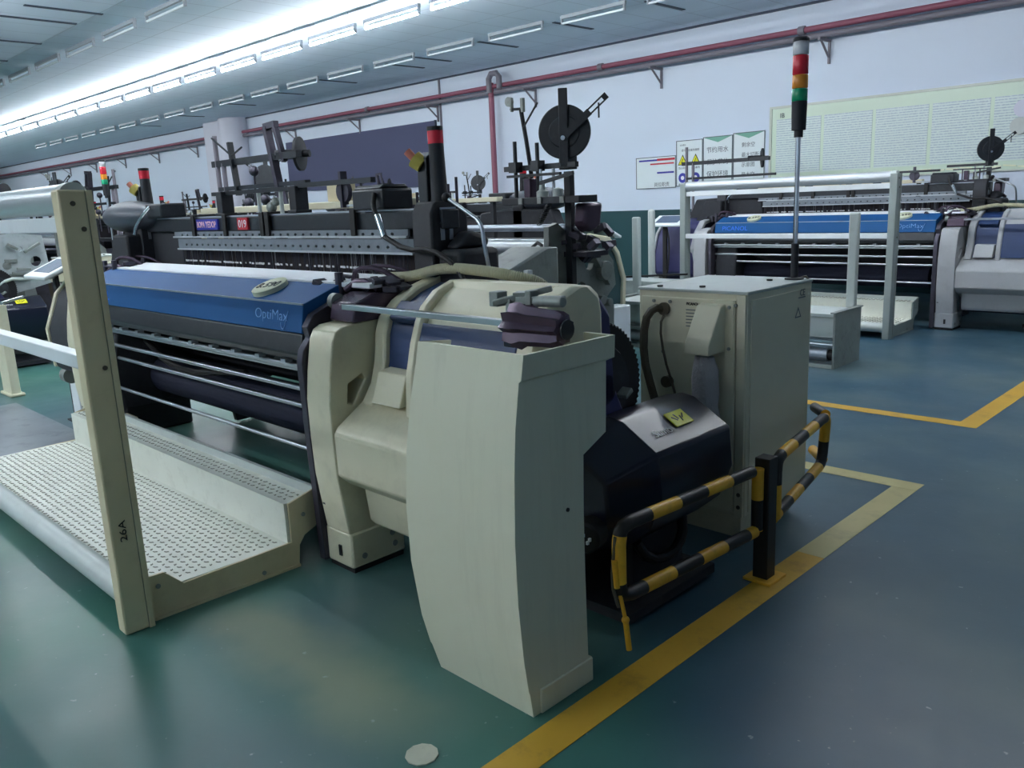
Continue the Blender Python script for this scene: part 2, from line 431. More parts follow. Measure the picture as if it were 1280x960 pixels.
# ------------------------------------------------------------------ boards and signs on wall
t = thing('dark_noticeboard', (-18.2, WY - .03, 2.7), 'large blank slate-purple board mounted on the white wall', 'board')
MB().prism([(-21.75, 2.12), (-15.2, 1.99), (-15.2, 3.46), (-21.75, 3.46)], WY - .04, WY - .005, 'y').build('panel', 'board', t)
MB().box(-15.22, -15.18, WY - .05, WY - .005, 1.98, 3.47).build('edge_strip', 'slot', t)
t = thing('film_covered_noticeboard', (-5, WY - .03, 2.2), 'long pale green noticeboard full of printed sheets under clear film', 'noticeboard')
MB().box(-6.87, -2.0, WY - .02, WY - .003, 1.72, 2.85).build('panel', 'boardg', t)
b = MB(); b.box(-6.9, -1.98, WY - .035, WY - .003, 2.85, 2.885).box(-6.9, -6.86, WY - .035, WY - .003, 1.7, 2.85).box(-6.9, -1.98, WY - .03, WY - .003, 1.7, 1.722)
b.build('frame', 'frame', t)
for i in range(6):
    x0 = -6.78 + i * .79
    pb = MB().box(x0, x0 + .74, WY - .026, WY - .02, 1.84, 2.68).build('printed_sheet', 'page', t)
b = MB()
for i in range(26):
    x0 = -6.8 + i * .18
    b.obox((x0, WY - .028, 1.765 + .012 * math.sin(i * 2.1)), (.16, .01, .02), Matrix.Rotation(.12 * math.sin(i * 1.7), 3, 'Y'))
b.build('crumpled_film_edge', mat('shiny_film', (240, 244, 214), .12), t)
text('IB', 'heading', 'ink', t, (-6.68, WY - .03, 2.74), (1, 0, 0), (0, 0, 1), height=.07)

def poster(x0, x1, z0, z1, label, name='safety_poster', cat='poster'):
    t = thing(name, ((x0 + x1) / 2, WY - .01, z0), label, cat)
    MB().box(x0, x1, WY - .02, WY - .003, z0, z1).build('sheet', 'sign', t)
    b = MB()
    for a in ((x0, x1, z0, z0 + .012), (x0, x1, z1 - .012, z1), (x0, x0 + .012, z0, z1), (x1 - .012, x1, z0, z1)):
        b.box(a[0], a[1], WY - .024, WY - .018, a[2], a[3])
    b.build('border', 'ink', t)
    return t
YP = WY - .021
X_, Z_ = (1, 0, 0), (0, 0, 1)
t = poster(-9.57, -8.70, 1.70, 2.26, 'white notice with red and blue heading bars, beside the triangle poster', 'wall_notice', 'notice')
MB().box(-9.5, -9.1, YP - .004, YP, 2.185, 2.215).build('heading_bar', 'signblue', t)
MB().box(-9.1, -8.72, YP - .004, YP, 2.185, 2.225).build('heading_bar', 'signred', t)
MB().box(-9.25, -8.74, YP - .004, YP, 2.12, 2.145).build('heading_bar', 'signred', t)
MB().box(-9.1, -8.74, YP - .004, YP, 1.96, 1.99).build('heading_bar', 'signblue', t)
text('岗位职责', 'writing', 'ink', t, (-9.0, YP, 1.77), X_, Z_, width=.32)
t = poster(-8.69, -8.15, 1.715, 2.5, 'white safety poster with two yellow triangles above two blue discs')
text('安全警示', 'writing', 'ink', t, (-8.55, YP, 2.42), X_, Z_, width=.12)
text('遵守安全操作规程', 'writing', 'ink', t, (-8.4, YP, 2.33), X_, Z_, width=.36)
for x in (-8.555, -8.29):
    MB().prism([(x - .1, 2.08), (x + .1, 2.08), (x, 2.26)], YP - .004, YP, 'y').build('warning_triangle', 'inkblack', t)
    MB().prism([(x - .08, 2.092), (x + .08, 2.092), (x, 2.236)], YP - .007, YP - .003, 'y').build('triangle_fill', 'sticker', t)
    MB().bar((x - .02, YP - .009, 2.11), (x + .01, YP - .009, 2.19), .02, .003).build('symbol', 'inkblack', t)
    MB().cyl((x, YP, 1.86), (x, YP - .005, 1.86), .085, n=24).build('mandatory_disc', 'signblue', t)
    MB().cyl((x, YP - .004, 1.86), (x, YP - .008, 1.86), .035, n=12).build('symbol', 'inkwhite', t)
text('当心机械', 'writing', 'ink', t, (-8.555, YP, 2.03), X_, Z_, width=.17)
text('当心触电', 'writing', 'ink', t, (-8.29, YP, 2.03), X_, Z_, width=.17)
text('戴护耳器', 'writing', 'ink', t, (-8.555, YP, 1.745), X_, Z_, width=.17)
text('戴防尘口罩', 'writing', 'ink', t, (-8.29, YP, 1.745), X_, Z_, width=.19)
t = poster(-8.14, -7.57, 1.715, 2.52, 'pale green-topped poster with three evenly spaced rows, next to the triangle poster')
MB().prism([(-8.12, 2.508), (-7.59, 2.508), (-7.85, 2.42)], YP - .004, YP, 'y').build('green_corner', 'signgreen', t)
MB().box(-8.13, -7.58, YP - .004, YP, 1.73, 1.79).build('green_band', 'signgreen', t)
for i, s in enumerate(('节约用水', '保护节约', '保护环境')): text(s, 'writing', 'ink', t, (-7.86, YP, 2.3 - i * .2), X_, Z_, width=.42)
t = poster(-7.56, -6.98, 1.715, 2.54, 'pale green-topped poster with uneven rows, next to the long noticeboard')
MB().prism([(-7.54, 2.528), (-7.0, 2.528), (-7.27, 2.44)], YP - .004, YP, 'y').build('green_corner', 'signgreen', t)
MB().box(-7.55, -6.99, YP - .004, YP, 1.73, 1.79).build('green_band', 'signgreen', t)
for i, s in enumerate(('剩余空', '最大切断量', '示意图', '最大空')): text(s, 'writing', 'ink', t, (-7.4 + .04 * (len(s)), YP, 2.34 - i * .16), X_, Z_, width=.1 * len(s) * .8)
b = MB().cyl((-3.27, WY, 2.5), (-3.27, WY - .06, 2.5), .11, n=24)
tag(b.build('wall_dial', 'column', loc=(-3.27, WY, 2.5)), 'pale round fitting on the wall over the noticeboard, upper of two', 'wall fitting')
b = MB().cyl((-3.3, WY, 2.28), (-3.3, WY - .06, 2.28), .11, n=24)
tag(b.build('wall_dial', 'pale', loc=(-3.3, WY, 2.28)), 'grey round fitting on the wall over the noticeboard, lower of two', 'wall fitting')

# ------------------------------------------------------------------ ceiling lights
def fixture(on):
    r = thing('strip_light', (0, 0, CZ), 'x', 'ceiling light')
    k = .17 if on else 0  # lit fittings dropped on added hangers to spread their glow over the ceiling
    MB().box(-.62, .62, -.022, .022, CZ - .05 - k, CZ - k).build('housing', 'fixture', r, .004)
    for e in (-.6, .6): MB().box(e - .012, e + .012, -.02, .02, CZ - .13 - k, CZ - .05 - k).build('lamp_holder', 'fixture', r)
    if on:
        for e in (-.45, .45): MB().cyl((e, 0, CZ - k), (e, 0, CZ), .004, n=6).build('added_hanger', 'fixture', r)
    MB().cyl((-.59, 0, CZ - .115 - k), (.59, 0, CZ - .115 - k), .018, n=12).build('tube', 'tube_on' if on else 'tube_off', r)
    return r
fon, foff = fixture(True), fixture(False)
uon = uoff = False
def place(on, x, y, label, group):
    global uon, uoff
    src = fon if on else foff
    first = not (uon if on else uoff)
    if on: uon = True
    else: uoff = True
    if first:
        src.location = (x, y, CZ); tag(src, label, None, group)
    else: dup(src, None, label, group, loc=(x, y, CZ))
ORD = 'first second third fourth fifth sixth seventh eighth ninth tenth eleventh twelfth thirteenth fourteenth fifteenth sixteenth seventeenth eighteenth nineteenth twentieth'.split()
def row(on, x0, pitch, n, y, first_in_view, what, far):
    for i in range(n):
        k = i - first_in_view
        if k < 0: lab, gr = what + ', beyond the top of the view', what + ' overhead'
        elif k < len(ORD): lab, gr = '%s, %s from its near end' % (what, ORD[k]), what
        else: lab, gr = far, far
        place(on, x0 - pitch * i, y, lab, gr)
row(True, -.98, 1.45, 33, 7.58, 5, 'lit tube of the bright ceiling row', 'tiny lit tubes at the far end of the bright ceiling row')
row(False, -9.99, 1.62, 12, 5.3, 0, 'unlit tube of the inner ceiling row', 'tiny unlit tubes far down the inner row')
row(False, -6.85, 1.62, 18, 10.43, 0, 'unlit tube of the ceiling row by the wall', 'tiny unlit tubes by the wall')
for yy, xs in ((2.6, -6.0), (-1.6, -6.5), (-4.4, -1.6)):  # unseen rows; the rearmost is added to fill the foreground with light
    for i in range(8 if yy < -4 else 6): place(True, xs - 1.55 * i, yy, 'lit tube above the %s, %s in its row, beyond the top of the view' % ({2.6: 'front loom', -1.6: 'near aisle', -4.4: 'second aisle, added as fill light'}[yy], ORD[i]), 'lit tubes beyond the top of the view')
# ------------------------------------------------------------------ the loom (built once in its place, then copied)
def band(curve, th):
    """closed profile: curve plus its inward offset"""
    n = len(curve); out = []
    for i in range(n):
        a = Vector(curve[max(i - 1, 0)]); b_ = Vector(curve[min(i + 1, n - 1)])
        t = (b_ - a).normalized(); out.append((curve[i][0] + t[1] * th, curve[i][1] - t[0] * th))
    return list(curve) + out[::-1]
def offs(curve, th):
    return band(curve, th)[len(curve):][::-1]
G1 = [(2.0, .77), (2.055, .85), (2.085, .95), (2.1, 1.07), (2.125, 1.135), (2.2, 1.2), (2.3, 1.25), (2.42, 1.285), (2.55, 1.28)]
G2 = [(2.0, .79), (2.012, .93), (2.045, 1.06), (2.075, 1.14), (2.11, 1.2), (2.18, 1.258), (2.27, 1.29), (2.37, 1.285), (2.415, 1.25), (2.43, 1.18), (2.44, .6), (2.0, .6)]
MIR = -9.23      # mirror sum of the two loom ends

def make_loom():
    R = thing('rapier_loom', (-4.4, 3.0, 0), 'x', 'weaving loom')
    # --- legs
    leg = [(1.905, .185), (1.885, .33), (1.87, .45), (1.864, .62), (1.864, .79), (1.88, .92), (1.905, 1.05), (1.925, 1.09), (1.96, 1.108), (2.2, 1.125),
           (2.215, .98), (2.16, .9), (2.14, .8), (2.2, .74), (2.2, .5), (2.09, .4), (2.05, .3), (2.05, .185)]
    hole = [(1.955, .775), (1.965, .86), (2.04, .893), (2.055, .87), (2.02, .82), (1.985, .765)]
    for k, (x0, x1) in enumerate(((-3.16, -2.98), (-6.25, -6.07))):
        l = MB().prism(leg, x0, x1, 'x', [hole]).build('front_leg', 'cream', R, .006)
        f = MB().box(x0 - .012, x1 + .006, 1.905, 2.2, .022, .19).build('foot_block', 'cream', l, .012)
        MB().box(x0 - .005, x1 + .0, 1.915, 2.19, 0, .022).build('foot_pad', 'rubber', l)
        MB().box(x0 + .01, x0 + .03, 1.888, 1.9, .3, .345).box(x0 + .09, x0 + .11, 1.899, 1.91, .07, .12).build('slot', 'black', l)
        for y, z in ((1.97, .07), (2.13, .13), (2.14, .075)): MB().cyl((x1 + .004, y, z), (x1 + .01, y, z), .014, n=12).build('bolt', 'grey', l)
    # --- right-hand covers
    c = MB().prism([(1.868, .475), (1.866, .66), (1.885, .688), (2.04, .785), (2.1, .8), (2.62, .8), (2.62, .28), (2.2, .31), (1.92, .425)], -2.975, -2.16).build('lower_front_cover', 'cream', R, .01)
    MB().prism([(1.965, .42), (1.985, .25), (2.01, .22), (2.6, .22), (2.6, .3), (2.2, .3)], -2.93, -2.165).build('under_cover', 'cream', R, .008)
    MB().prism([(1.985, .79), (2.035, .92), (2.1, .93), (2.12, .8)], -2.85, -2.66).build('chute', 'cream', R, .006)
    MB().prism(band(G1, .07), -2.95, -2.875).build('cover_rib', 'cream', R, .012)
    MB().prism(offs(G1, .028) + [(2.55, .8), (2.05, .8)], -2.875, -2.63).build('hinged_cover', 'blue_dk', R, .004)
    Rt = Matrix.Rotation(-.75, 3, 'X')
    MB().obox((-2.755, 2.155, 1.16), (.19, .035, .1), Matrix.Rotation(-.85, 3, 'X')).build('latch', 'blue_dk', R, .008)
    body = [G2[-1]] + offs(G2[:6], .03)[:6] + [(2.25, 1.262), (2.262, G2[6][1] - .001)] + G2[6:-1]
    gh = MB().prism(body, -2.6, -2.02).build('gear_housing', 'cream', R, .008)
    MB().prism(G2, -2.64, -2.59).build('housing_rim', 'cream', gh, .012)
    MB().prism(G2, -2.05, -1.95).build('housing_end', 'cream', gh, .024)
    outl, inl = offs(G2[:4], .006), offs(G2[:4], .035)
    MB().prism(outl + inl[::-1], -2.589, -2.051).build('front_panel', 'blue_dk', R, .003)
    MB().prism([(2.4, .5), (2.4, 1.255), (2.46, 1.24), (2.52, 1.17), (2.54, .95), (2.54, .5)], -2.6, -1.99).build('rear_cover', 'indigo', R, .02)
    MB().prism([(2.03, .2), (2.0, .6), (2.43, .6), (2.6, .6), (2.75, .35), (2.75, .2)], -2.9, -2.06).build('gearbox', 'navy', R, .02)
    MB().prism([(2.2, .6), (2.43, .98), (2.5, .98), (2.62, .75), (2.66, .6)], -2.2, -2.0).build('drive_guard', 'indigo', R, .015)
    b = MB(); n = 72; pr = []
    for i in range(n * 2):
        a = 2 * PI * i / (n * 2); r = .262 if i % 2 else .252
        pr.append((2.49 + r * math.cos(a), .862 + r * math.sin(a)))
    w = b.prism(pr, -2.06, -2.02).build('hand_wheel', 'rubber', R)
    MB().lathe((-2.02, 2.49, .862), (1, 0, 0), [(0, .18), (.012, .17), (.014, .07), (.03, .06), (.03, .0)]).build('wheel_hub', 'blackm', w)
    MB().obox((-1.99, 2.6, .83), (.06, .05, .02), Matrix.Rotation(.5, 3, 'X')).build('wheel_bracket', 'grey', R, .003)
    MB().obox((-1.96, 2.62, .7), (.05, .12, .02), Matrix.Rotation(.3, 3, 'X')).build('wheel_bracket', 'grey', R, .003)
    # --- motor
    sec = [(-2.12, .52), (-2.1, .66), (-2.02, .755), (-1.93, .775), (-1.87, .765), (-1.705, .665), (-1.69, .5), (-1.745, .36), (-1.86, .26), (-2.08, .26)]
    mo = MB().prism(sec, 2.42, 2.94, 'y').build('motor_cover', 'navy', R, .014)
    cx, cz = -1.9, .52
    b = MB()
    a = [b.bm.verts.new((cx + (x - cx) * 1., 2.42, cz + (z - cz) * 1.)) for x, z in sec]
    d = [b.bm.verts.new((cx - .03 + (x - cx) * .72, 2.22, cz - .03 + (z - cz) * .72)) for x, z in sec]
    n = len(sec)
    for i in range(n): b.bm.faces.new((a[i], a[(i + 1) % n], d[(i + 1) % n], d[i]))
    b.bm.faces.new(d); b.build('motor_nose', 'navy', R, .01)
    # slope face frame for the sticker and lettering
    sx = Vector((0, 1, 0)); sy = Vector((-1.87 + 1.705, 0, .765 - .665)).normalized()
    fo = Vector((-1.795, 2.70, .7225))
    nrm = sx.cross(sy)
    if nrm.z < 0: nrm = -nrm
    st = MB().obox(fo + nrm * .003 + sy * .012 + sx * .01, (.115, .075, .004), Matrix((sx, sy, sx.cross(sy))).transposed()).build('warning_sticker', 'sticker', R)
    b = MB()
    for k, (u, v) in enumerate(((-.03, 0), (-.012, .008), (.008, -.006), (.028, .006))):
        b.obox(fo + nrm * .006 + sy * (.012 + v) + sx * (.01 + u), (.006, .03, .001), Matrix((sx, sy, sx.cross(sy))).transposed() @ Matrix.Rotation(.7 - k * .5, 3, 'Z'))
    b.build('sticker_symbol', 'inkblack', st)
    text('Sumo', 'motor_lettering', 'inkwhite', R, fo + sx * -.14 + sy * -.02 + nrm * .001, sx, sy, width=.11)
    kn = MB().lathe((-1.845, 2.23, .405), (.25, -1, 0), [(0, .035), (.02, .06), (.09, .06), (.1, .05), (.1, .0)], 28).build('belt_pulley', 'rubber', R)
    b = MB()
    for i in range(7):
        a = i * .42 - 1.2
        b.box(-1.845 - .004 + .055 * math.sin(a), -1.845 + .004 + .055 * math.sin(a), 2.127, 2.137, .405 + .05 * math.cos(a) * .3 - .006 - i % 2 * .02, .405 + .05 * math.cos(a) * .3 + .006 - i % 2 * .02)
    b.build('pulley_marks', 'inkwhite', kn)
    MB().tube([(-1.86, 2.5, .26), (-1.84, 2.55, .17), (-1.82, 2.68, .15), (-1.83, 2.78, .2), (-1.86, 2.82, .27)], .022).build('motor_cable', 'rubber', R)
    MB().box(-2.4, -1.75, 2.3, 2.9, .02, .06).box(-2.3, -2.2, 2.4, 2.5, 0, .3).box(-2.3, -2.2, 2.75, 2.85, 0, .3).box(-1.95, -1.88, 2.5, 2.85, .0, .27).build('motor_base', 'blackm', R)
    # --- breast beam
    MB().prism([(2.125, 1.264), (1.926, 1.194), (1.908, 1.066), (1.95, 1.06), (2.12, 1.06)], -5.95, -3.22).build('breast_beam', 'blue', R, .004)
    MB().box(-5.95, -3.22, 1.9225, 1.929, 1.19, 1.1975).build('beam_edge_strip', 'alu', R)
    MB().prism([(1.91, 1.064), (1.89, .975), (1.905, .945), (1.95, .93), (2.1, .93), (2.12, 1.058)], -5.95, -3.22).build('beam_lower_guard', 'black', R, .006)
    for i in range(11): MB().box(-5.8 + i * .24, -5.76 + i * .24, 1.892, 1.93, .925, .94).build('guard_clip', 'alu', R)
    MB().box(-5.9, -3.0, 2.13, 2.2, 1.25, 1.272).build('cloth_support', 'clothwhite', R, .004)
    MB().prism([(2.205, 1.235), (2.205, 1.264), (2.34, 1.29), (2.34, 1.26)], -5.9, -3.12).build('woven_cloth', 'clothwhite', R, .004)
    for y, z, r, x0 in ((1.925, .912, .012, -5.97), (1.955, .888, .012, -5.97), (1.97, .79, .013, -5.97), (1.985, .7, .013, -5.97), (1.96, .505, .011, -5.97)):
        MB().cyl((x0, y, z), (-3.17, y, z), r, n=14).build('guide_rod', 'steel', R)
    rl = MB().cyl((-5.7, 2.3, .54), (-3.35, 2.3, .54), .13, n=32).build('cloth_roll', 'fabric', R)
    MB().cyl((-5.96, 2.3, .54), (-3.19, 2.3, .54), .03, n=16).build('roll_shaft', 'steel', rl)
    MB().box(-5.96, -3.2, 2.48, 2.52, .62, 1.24).box(-5.96, -3.2, 2.14, 2.5, 1.14, 1.22).build('inner_panel', 'blackm', R)
    for x in (-5.2, -3.95):
        MB().box(x, x + .05, 2.2, 2.48, .85, .93).build('hose_bracket', 'blackm', R)
    MB().cyl((-3.72, 2.06, .87), (-3.66, 2.06, .87), .03, n=14).build('sensor', 'white', R)
    MB().tube([(-5.6, 2.15, .8), (-5.2, 2.1, .7), (-4.9, 2.12, .66), (-4.5, 2.1, .72), (-4.2, 2.12, .74)], .02).build('cable_loom', 'rubber', R)
    # --- side frames
    sp = [(1.885, .02), (1.868, .6), (1.862, .95), (1.875, 1.0), (1.915, 1.05), (1.905, 1.1), (1.94, 1.15), (2.05, 1.195), (2.2, 1.205), (2.6, 1.2), (3.2, 1.1), (3.6, 1.1), (3.62, .5), (3.2, .3), (3.1, .02), (2.9, .02), (2.85, .3), (2.1, .3), (1.98, .02)]
    for x in (-3.213, -6.02):
        MB().prism(sp, x, x + .045).build('side_frame', 'dkmetal', R, .004)
    MB().prism([(2.0, .95), (2.12, .93), (2.5, .78), (2.58, .62), (2.45, .42), (2.2, .35), (1.97, .36), (1.93, .6)], -5.96, -5.66).build('take_up_guard', 'blackm', R, .02)
    b = MB().cyl((-3.165, 2.05, 1.2), (-3.13, 2.05, 1.2), .035).cyl((-3.22, 1.95, 1.08), (-3.17, 1.95, 1.08), .03)
    b.build('frame_boss', 'grey', R)
    # rear side frame with its holes
    rp = [(3.6, .02), (3.62, 1.44), (3.7, 1.46), (3.78, 1.4), (3.96, 1.36), (4.02, 1.3), (4.14, 1.28), (4.22, 1.2), (4.24, 1.05), (4.15, .98), (4.22, .92), (4.2, .35), (4.1, .02), (3.95, .02), (3.9, .3), (3.8, .3), (3.75, .02)]
    def rh(y, z, r, n=8): return [(y + r * math.cos(-2 * PI * i / n), z + r * math.sin(-2 * PI * i / n)) for i in range(n)]
    for x in (-3.335, -6.0):
        MB().prism(rp, x, x + .04, 'x', [rh(3.68, 1.3, .02), rh(3.7, 1.1, .025), rh(3.98, 1.2, .04), rh(4.06, .86, .03), rh(3.85, .8, .06), rh(3.9, 1.05, .05), rh(3.75, .55, .05)]).build('rear_frame', 'grey', R, .003)
    b = MB().bar((-3.28, 3.9, 1.38), (-3.28, 4.14, 1.06), .05, .02).cyl((-3.3, 4.1, 1.15), (-3.25, 4.1, 1.15), .06).cyl((-3.3, 4.06, .97), (-3.25, 4.06, .97), .03).cyl((-3.3, 4.13, .95), (-3.25, 4.13, .95), .025)
    b.build('back_rest_arm', 'grey', R, .003)
    MB().cyl((-5.97, 3.82, 1.305), (-3.335, 3.82, 1.305), .055, n=28).build('back_rest_roller', 'silver', R)
    MB().cyl((-6.3, 3.78, 1.43), (-3.15, 3.78, 1.43), .022, n=14).build('whip_rail', 'alu', R)
    MB().box(-5.97, -3.335, 3.66, 3.72, 1.17, 1.22).box(-5.97, -3.335, 3.7, 3.74, .98, 1.03).build('rear_cross_beam', 'alu', R)
    wb = MB().cyl((-5.9, 3.88, .62), (-3.5, 3.88, .62), .24, n=36).build('warp_beam', 'yarn', R)
    for x in (-5.93, -3.5): MB().lathe((x, 3.88, .62), (1, 0, 0), [(0, .36), (.02, .36), (.025, .34), (.03, .1), (.06, .08), (.06, 0)], 36).build('beam_flange', 'alu', wb)
    MB().prism([(2.6, 1.2), (3.78, 1.225), (3.78, 1.229), (2.6, 1.204)], -5.85, -3.45).build('warp_sheet', 'yarn', R)
    MB().prism([(3.84, 1.34), (3.875, 1.3), (4.12, .64), (4.115, .64), (3.868, 1.3)], -5.85, -3.5).build('warp_drop', 'yarn', R)
    for x in (-5.7, -3.7): MB().box(x, x + .1, 2.52, 3.66, .9, 1.0).build('cross_tie', 'blackm', R)
    # --- harness
    MB().box(-6.2, -2.86, 2.45, 2.55, 1.488, 1.575).build('harness_beam', 'black', R, .006)
    MB().box(-6.2, -2.87, 2.452, 2.54, 1.575, 1.583).build('beam_top_strip', 'alu', R)
    def rail(z0, z1, y0, x0, x1, nh):
        holes = []
        for i in range(nh):
            x = x0 + .12 + (x1 - x0 - .24) * i / (nh - 1); zc = (z0 + z1) / 2 - .004; r = .011
            holes.append([(x + r * 1.2 * math.cos(-2 * PI * k / 6), zc + r * .7 * math.sin(-2 * PI * k / 6)) for k in range(6)])
        b = MB()
        b.prism([(x0, z0), (x1, z0), (x1, z1), (x0, z1)], y0, y0 + .012, 'y', holes)
        rr_ = b.build('shaft_rail', mat('grey_rail_metal', (128, 136, 144), .4, .3, var=.15, scale=10, dirt=.4, dirtcol=(60, 62, 66)), R)
        MB().box(x0, x1, y0 - .012, y0 + .002, z0 - .004, z0 + .006).build('rail_highlight', 'silver', rr_)  # bright strip standing in for the highlight along the rail
        MB().box(x0, x1, y0 + .03, y0 + .04, z0, z1).build('shaft_back', 'blackm', R)
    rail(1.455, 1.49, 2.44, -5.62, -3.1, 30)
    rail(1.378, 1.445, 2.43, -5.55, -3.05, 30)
    MB().box(-5.6, -3.05, 2.5, 2.515, 1.2, 1.39).build('heddle_backing', mat('brown_black_yarn', (50, 44, 48), .7, var=.4, scale=25), R)
    for mname, lo, hi, cnt, zz in (('yarn', -5.55, -3.1, 300, (1.235, 1.378)), ('clothwhite', -5.5, -3.15, 170, (1.296, 1.31)), ('steel', -5.5, -3.1, 34, (1.24, 1.378))):
        b = MB()
        for i in range(cnt):
            x = random.uniform(lo, hi); wv = random.uniform(.001, .003) if mname != 'clothwhite' else random.uniform(.008, .03)
            y = random.uniform(2.445, 2.475) if mname != 'clothwhite' else 2.442
            if mname == 'clothwhite' and x > -4.6 and random.random() < .5: continue
            z0 = zz[0] + random.uniform(0, .004)
            b.box(x, x + wv, y, y + .002, z0, zz[1] if mname != 'clothwhite' else z0 + .01)
        tag(b.build({'yarn': 'heddles', 'clothwhite': 'shed_yarn', 'steel': 'heddle_wires'}[mname], mname, R), kind='stuff')
    for x in (-5.3, -4.87, -4.42, -4.36, -3.52):
        MB().prism([(2.425, 1.46), (2.425, 1.595), (2.57, 1.595), (2.57, 1.54), (2.557, 1.54), (2.557, 1.582), (2.44, 1.582), (2.44, 1.46)], x - .02, x + .02).build('beam_clamp', 'rubber', R, .004)
    # heads at both ends of the beam
    for s, x in ((1, -2.93), (-1, -6.13)):
        hd = MB().prism([(2.4, 1.2), (2.4, 1.56), (2.43, 1.61), (2.56, 1.61), (2.62, 1.55), (2.62, 1.2)], x - .09, x + .05, 'x', []).build('end_block', 'blackm', R, .012)
        b = MB().box(x + .045, x + .056, 2.45, 2.47, 1.44, 1.52).box(x + .045, x + .056, 2.5, 2.52, 1.44, 1.52)
        b.build('slot_insert', 'alu', hd)
        tw = MB().lathe((x + .0, 2.5, 1.6), (-.02, 0, 1), [(0, .045), (.03, .038), (.25, .034), (.262, .034), (.27, 0)], 18).build('lamp_tower', 'blackm', R)
        MB().lathe((x - .0052, 2.5, 1.86), (-.02, 0, 1), [(0, .035), (.055, .035)], 18).build('red_lens', 'red', tw)
        MB().lathe((x - .0065, 2.5, 1.915), (-.02, 0, 1), [(0, .036), (.018, .036), (.02, .0)], 18).build('tower_cap', 'rubber', tw)
        MB().prism([(2.46, 1.6), (2.46, 1.8), (2.5, 1.83), (2.54, 1.8), (2.54, 1.6)], x - .1, x - .035).build('tower_side_box', 'black', tw, .006)
        MB().cyl((x - .07, 2.47, 1.77), (x - .1, 2.45, 1.8), .035, .04).build('knob_collar', 'collar', tw)
        MB().cyl((x - .1, 2.45, 1.8), (x - .125, 2.43, 1.835), .018).build('red_knob', 'knob', tw)
    MB().box(-2.88, -2.72, 2.42, 2.66, 1.17, 1.4).prism([(2.45, 1.4), (2.66, 1.4), (2.66, 1.45), (2.55, 1.48)], -2.88, -2.78).build('end_lower_cover', 'blackm', R, .03)
    l = MB().cyl((-2.84, 2.47, 1.62), (-2.64, 2.45, 1.53), .008).tube([(-2.64, 2.45, 1.53), (-2.61, 2.45, 1.5), (-2.6, 2.45, 1.42), (-2.6, 2.47, 1.32)], .009).build('hand_lever', 'steel', R)
    MB().ball((-2.85, 2.47, 1.625), .022).build('lever_ball', 'rubber', l)
    eb = MB().box(-3.47, -3.22, 2.4, 2.58, 1.585, 1.68).prism([(2.4, 1.68), (2.58, 1.68), (2.56, 1.7), (2.43, 1.7)], -3.46, -3.24).build('control_box', 'black', R, .012)
    MB().tube([(-3.27, 2.39, 1.66), (-3.26, 2.37, 1.6), (-3.22, 2.36, 1.55)], .012).tube([(-3.16, 2.35, 1.46), (-3.0, 2.35, 1.4), (-2.85, 2.36, 1.41), (-2.7, 2.37, 1.34), (-2.62, 2.36, 1.25)], .012).build('signal_cable', 'rubber', R)
    MB().cyl((-3.22, 2.36, 1.56), (-3.17, 2.355, 1.46), .016).build('cable_connector', 'chrome', R)
    eb = MB().box(-5.95, -5.7, 2.4, 2.58, 1.585, 1.68).build('control_box', 'black', R, .012)
    MB().tube([(-5.85, 2.39, 1.66), (-5.92, 2.36, 1.6), (-6.0, 2.34, 1.53), (-6.03, 2.34, 1.48)], .012).build('cable_connector', 'chrome', R)
    b = MB().ball((-6.32, 2.46, 1.6), 1, (.43, .16, .115), 22)
    b.build('dome_cover', mat('grey_dome_plastic', (58, 64, 74), .45, var=.12), R)
    MB().prism([(-6.75, 1.2), (-6.6, 1.5), (-6.0, 1.52), (-5.6, 1.48), (-5.55, 1.25), (-5.7, 1.2)], 2.48, 2.62, 'y').prism([(-6.5, 1.2), (-6.35, 1.48), (-6.1, 1.48), (-6.1, 1.2)], 2.3, 2.48, 'y').build('pattern_drive_case', 'blackm', R, .02)
    # superstructure on the beam
    for x in (-4.95, -4.1):
        MB().box(x - .035, x + .035, 2.45, 2.53, 1.583, 1.725).box(x - .045, x + .045, 2.44, 2.54, 1.583, 1.6).build('bar_bracket', 'blackm', R, .004)
    MB().box(-5.1, -4.06, 2.48, 2.51, 1.705, 1.728).box(-4.1, -3.4, 2.47, 2.5, 1.715, 1.74).build('upper_bar', 'black', R)
    MB().cyl((-3.68, 2.49, 1.68), (-3.68, 2.515, 1.68), .055, n=24).box(-3.69, -3.67, 2.48, 2.52, 1.6, 1.78).build('idler_wheel', 'dkmetal', R)
    b = MB().cyl((-3.66, 2.5, 1.61), (-3.4, 2.5, 1.61), .006).cyl((-3.48, 2.5, 1.583), (-3.48, 2.5, 1.66), .004)
    b.build('yarn_guide', 'steel', R)
    for x in (-5.05, -4.98, -4.55, -4.3):
        MB().cyl((x, 2.5, 1.583), (x, 2.5, 1.71), .012, n=10).build('thread_post', 'pale', R)
    MB().ball((-4.45, 2.52, 1.62), .04, (1, .7, .8)).ball((-4.36, 2.5, 1.65), .025).build('feed_motor', 'grey', R)
    # cream board on warp side
    MB().box(-6.3, -3.75, 2.96, 3.04, 1.595, 1.64).build('drop_wire_board', 'cream', R, .006)
    for x in (-6.2, -3.8):
        MB().box(x - .02, x + .02, 2.98, 3.02, 1.2, 1.6).build('board_stay', 'blackm', R)
    MB().box(-4.6, -4.4, 3.0, 3.08, 1.64, 1.75).build('yellow_tray', 'cream_post', R, .006)
    MB().box(-5.05, -4.95, 2.99, 3.06, 1.64, 1.72).build('yellow_tray', 'cream_post', R, .006)
